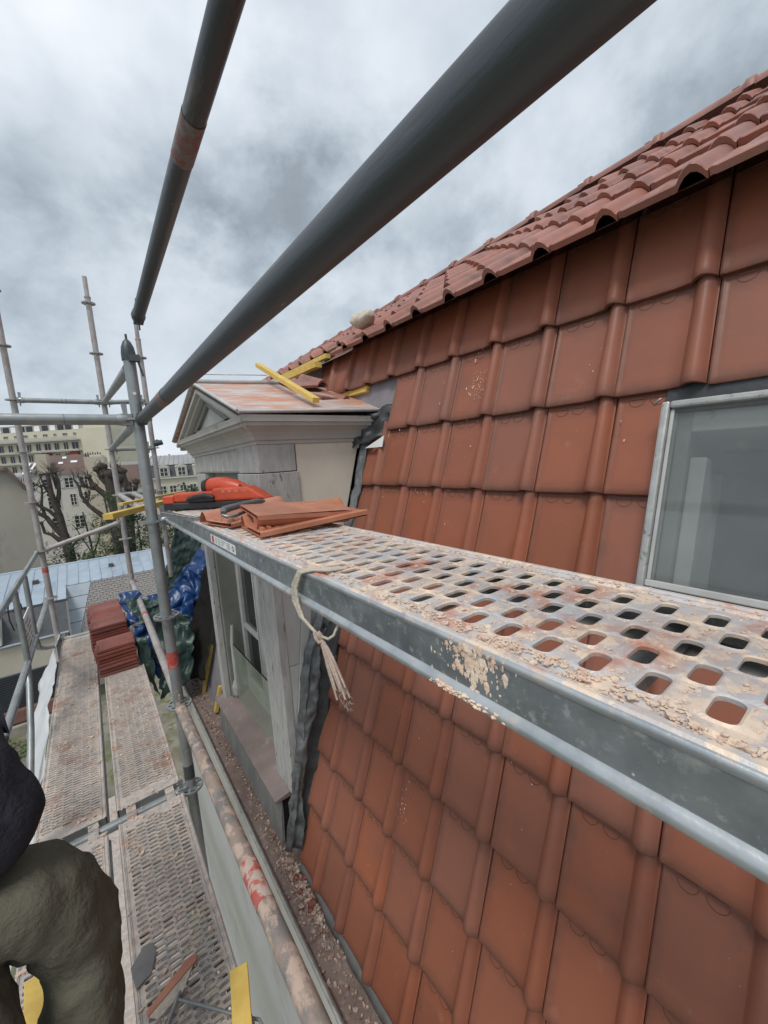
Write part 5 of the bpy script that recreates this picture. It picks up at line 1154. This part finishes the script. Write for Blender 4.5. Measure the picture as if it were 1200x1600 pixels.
# ================================================================== TREES AND PLANTS
def limb(m, pts, r0_, r1_, n=7):
    k = len(pts); m.path(pts, [r0_+(r1_-r0_)*i/(k-1) for i in range(k)], n)
def tree(name, label, loc, limbs, cat='tree', group=None, knobs=()):
    t = thing(name, loc, label, cat, group); m = MB()
    for i, (pts, a, b_) in enumerate(limbs):
        limb(m, [Vector(p) for p in pts], a, b_)
    for (c_, r_) in knobs: m.blob(c_, r_, int(c_[0]*7) % 50, .5, sub=2)
    rt = random.Random(len(label)+int(loc[1]*3)); tips = [Vector(p[-1]) for p, a, b_ in limbs[1:]]+[Vector(p[len(p)//2]) for p, a, b_ in limbs[1:]]
    if cat == 'tree' and loc[1] < 46:
        for q in tips:
            for k in range(4):
                d = V(rt.gauss(0, .5), rt.gauss(0, .4), rt.uniform(.1, 1)).normalized(); l = rt.uniform(.35, .9)
                p1 = q+d*l*.5+V(rt.gauss(0, .06), 0, rt.gauss(0, .05)); m.path([q, p1, p1+(d+V(rt.gauss(0, .4), 0, .3))*l*.5], [.035, .022, .008], 5)
    m.build('trunk', 'bark', t); return t
def leaves(t, n_, boxes, size, mt='leaf', seed=1, name='crown', flat=.5):
    rg = random.Random(seed); m = MB()
    for i in range(n_):
        (c_, sx_, sy_, sz_) = rg.choice(boxes)
        # points gathered in clumps
        d = V(rg.gauss(0, 1), rg.gauss(0, 1), rg.gauss(0, 1)); d = d.normalized()*(rg.random()**.4)
        p = Vector(c_)+V(d.x*sx_, d.y*sy_, d.z*sz_)
        p += Vector((noise.noise(p*1.7), noise.noise(p*1.7+V(7, 0, 0)), noise.noise(p*1.7+V(0, 7, 0))))*.5
        if noise.noise(p*1.1+V(seed, 0, 0)) < -.12: continue
        a = V(rg.uniform(-1, 1), rg.uniform(-1, 1), rg.uniform(-1, 1)*flat).normalized()*size*rg.uniform(.6, 1.3); b_ = a.cross(V(rg.uniform(-1, 1), rg.uniform(-1, 1), rg.uniform(-1, 1))).normalized()*size*rg.uniform(.3, .6)
        m.add([p-a*.5, p+b_*.5, p+a*.5, p-b_*.5], [(0, 1, 2, 3)])
    return m.build(name, mt, t)
tA = tree('pollarded_tree', 'bare dark pollarded tree left of the second far post before the white house', (-1.8, 40, -14),
     [([(-1.5, 40, -14), (-1.7, 40, -9), (-1.86, 40, -6.15), (-1.98, 40, -4.7)], .45, .32), ([(-1.98, 40, -4.7), (-2.05, 40, -3.16), (-2.2, 39.8, -2.2), (-2.3, 39.8, -1.3), (-2.3, 39.7, .1)], .28, .14),
      ([(-2.1, 40, -2.4), (-1.85, 40, -1.5), (-1.75, 40, -.6), (-1.86, 40, .2)], .18, .09), ([(-1.9, 40, -1.1), (-2.0, 40, -.3), (-2.1, 40, .35)], .12, .07),
      ([(-2.0, 40, -4.9), (-2.45, 40, -4.1), (-2.85, 40, -3.2), (-3.3, 39.9, -2.8), (-3.55, 40, -2.2), (-3.45, 40, -1.2)], .22, .08), ([(-2.9, 40, -3.2), (-3.0, 40, -2.2), (-2.85, 40, -1.4), (-2.8, 40, -.8)], .12, .06),
      ([(-1.95, 40, -5.6), (-2.4, 40, -5.0), (-2.7, 40, -4.6), (-3.1, 40, -4.4), (-3.2, 40, -3.6)], .2, .09), ([(-2.05, 40, -3.6), (-2.6, 39.8, -2.7), (-3.2, 39.8, -2.2), (-3.5, 39.8, -1.5), (-3.6, 39.8, -.8)], .15, .07),
      ([(-2.3, 40, -1.6), (-2.6, 40, -1.0), (-2.75, 40, -.2)], .1, .06), ([(-1.75, 40, -5.9), (-1.3, 40, -5.4), (-.9, 40, -5.2)], .12, .06), ([(-2.8, 40, -.9), (-3.1, 40, -.7), (-3.3, 40, -.75)], .06, .04)],
     group='pollarded bare trees', knobs=[((-2.3, 39.7, .1), .16), ((-1.86, 40, .2), .14), ((-3.45, 40, -1.2), .12), ((-2.8, 40, -.75), .1), ((-3.2, 40, -3.6), .13), ((-2.4, 40, -1.5), .2), ((-.9, 40, -5.2), .12)])
tB = tree('pollarded_tree', 'thick dark knobbly pollard with fists of stubs behind the second far post', (1.6, 38, -14),
     [([(1.3, 38, -14), (1.5, 38, -9), (1.61, 38, -6.4), (1.65, 38, -3.8), (1.5, 38, -2.2)], .62, .45), ([(1.6, 38, -2.6), (1.43, 38, -1.16), (1.3, 38, -.2), (1.15, 38, .5)], .42, .22), ([(1.7, 38, -3), (2.2, 38, -1.8), (2.45, 38, -.9), (2.35, 38, .05)], .36, .2),
      ([(1.5, 38, -2.3), (.95, 38, -1.7), (.55, 38, -1.2), (.3, 38, -.8), (.15, 38, -.2)], .26, .13), ([(1.4, 38, -1.2), (.95, 38, -.5), (.73, 38, .3)], .2, .12), ([(1.6, 38, -1.2), (1.8, 38, -.3), (1.89, 38, .43)], .25, .14), ([(.6, 38, -1.3), (.2, 38, -1.2), (-.16, 38, -.9)], .14, .08),
      ([(1.5, 38, -4.6), (.93, 38, -3.7), (.3, 38, -3.0), (-.1, 38, -2.5), (-.47, 38, -1.7), (-.5, 38, -.98), (-.75, 38, -.45)], .22, .07), ([(-.5, 38, -1.1), (-.3, 38, -.8), (-.45, 38, -.3)], .08, .05), ([(-.2, 38, -2.3), (0, 38, -1.8), (.1, 38, -1.5)], .08, .05), ([(1.5, 38, -5.2), (.9, 38, -4.7), (.5, 38, -4.8)], .12, .05)],
     group='pollarded bare trees', knobs=[((1.15, 38, .45), .34), ((2.35, 38, .0), .34), ((.15, 38, -.3), .22), ((.73, 38, .25), .24), ((1.89, 38, .38), .30), ((1.5, 38, -.2), .4), ((2.1, 38, -.6), .4), ((.4, 38, -1.0), .22), ((2.6, 38, -1.4), .28), ((-.16, 38, -.95), .16), ((1.0, 38, -.2), .25)])
tC = tree('pollarded_tree', 'short pollard seen just left of the nearest post', (2.6, 45, -14),
     [([(2.4, 45, -14), (2.57, 45, -7.7), (2.94, 45, -3.97)], .5, .34), ([(2.94, 45, -4), (3.2, 45, -2.4), (3.1, 45, -1.3)], .3, .2), ([(3.0, 45, -3.2), (3.6, 45, -2.1), (3.85, 45, -1.1)], .26, .16), ([(3.1, 45, -2.6), (2.8, 45, -1.8)], .18, .12)],
     group='pollarded bare trees', knobs=[((3.1, 45, -1.3), .35), ((3.85, 45, -1.1), .32), ((2.8, 45, -1.7), .25), ((3.4, 45, -1.7), .3)])
tD = tree('young_leafing_tree', 'light green sparse tree in front of the white house wall', (-.3, 41.5, -14), [([(-.3, 41.5, -14), (-.4, 41.5, -6), (-.6, 41.5, -3.2)], .12, .04), ([(-.35, 41.5, -7), (.6, 41.5, -4.5)], .08, .03), ([(-.35, 41.5, -7), (-1.2, 41.5, -4.6)], .06, .03)])
leaves(tD, 1500, [((-.4, 41.5, -4.0), 1.5, 1.2, .8), ((.7, 41.5, -4.9), 1.2, 1, .7), ((-1, 41.5, -5.5), 1.2, 1, .5)], .16, 'leaf', 3)
tE = tree('fern_leaved_tree', 'drooping green branch cluster right of the white house by the thick pollard', (1.0, 36.5, -14), [([(1.2, 36.5, -14), (1.1, 36.5, -6), (.9, 36.5, -2)], .15, .05)])
leaves(tE, 2600, [((.9, 36.5, -1.85), 1.0, .8, .35), ((.5, 36.5, -2.3), .9, .7, .3), ((1.5, 36.5, -2.6), .7, .7, .4), ((.4, 36.5, -5.0), 1.4, 1.2, .6), ((1.3, 36.5, -4.2), .8, 1, .7)], .15, 'leaf', 9)
tF = tree('yew_tree', 'dark evergreen with spiky top in front of the mansard house', (8.6, 50, -14), [([(8.6, 50, -14), (8.9, 50, -2)], .3, .05)])
leaves(tF, 3600, [((8.8, 50, -2.6), .7, .7, .8), ((8.7, 50, -3.6), 1.5, 1.2, .9), ((9.9, 50, -3.2), 1.1, 1, .8), ((8.5, 50, -5.5), 2.2, 2, 1.6)], .26, 'leaf_dark', 12)
sb = random.Random(8)
for i, (cx_, cy_, cz_, w_, h_, mt_, lab) in enumerate((
    (-1.6, 38.6, -6.2, 1.6, .9, 'leaf_dark', 'low dark shrub at the foot of the bare pollard'), (.4, 38.0, -6.0, 1.5, 1.0, 'leaf', 'fresh green shrub above the zinc ridge, left of the thick trunk'),
    (2.4, 37.6, -5.3, 1.5, 1.6, 'leaf_dark', 'dense dark shrub between the thick trunk and the nearest post'), (4.1, 37.8, -5.6, 1.6, 1.5, 'leaf', 'green and reddish shrub right behind the nearest post'),
    (6.0, 38.4, -5.6, 1.6, 1.4, 'leaf_dark', 'dark shrub under the end of the upper plank'), (3.0, 39.5, -3.9, 1.5, 1.3, 'leaf_dark', 'taller dark bush behind the pale tubes of the upper lift'), (1.5, 40.5, -4.2, 1.2, 1.6, 'leaf_dark', 'ivy dark bush wrapping the thick pollard'))):
    t = tree('shrub', lab, (cx_, cy_, -14), [([(cx_, cy_, -14), (cx_, cy_, cz_-.5)], .12, .04)], 'shrub', 'shrubs beyond the zinc roof')
    leaves(t, 2600, [((cx_+sb.uniform(-.4, .4), cy_, cz_+.2), w_*.8, 1.0, h_*.8), ((cx_-.5, cy_, cz_-.5), w_, 1, h_*.7), ((cx_+.6, cy_, cz_-.8), w_*.8, 1, h_*.8)], .17, mt_, 20+i, 'foliage')
# garden strip at lower left
gd = MB(); rg_ = random.Random(3)
for i in range(2600):
    x, y = rg_.uniform(-7, -2), rg_.uniform(17, 28); a = V(rg_.uniform(-1, 1), rg_.uniform(-1, 1), .3).normalized()*rg_.uniform(.06, .16); b_ = V(-a.y, a.x, .05)*.5
    p = V(x, y, -13.95+rg_.random()*.25)
    if noise.noise(p*.8) < -.05: continue
    gd.add([p-a, p+b_, p+a, p-b_], [(0, 1, 2, 3)])
gd.build('garden_ground_cover', 'leaf', kind='stuff', label='low mossy plants in the garden below the scaffold')
for i, (x, y, r_) in enumerate(((-4.3, 23.2, .55), (-3.6, 20.6, .45), (-5.2, 25.0, .5))):
    m = MB(); m.blob((x, y, -13.85), r_, i, .4, (1.3, 1, .5), sub=2); tag(m.build('garden_rock', 'stained_render'), ['pale rounded rock in the garden near the guardrail leg', 'small grey rock nearest the scaffold foot in the garden', 'pale rock beside the low garden wall'][i], 'rock')
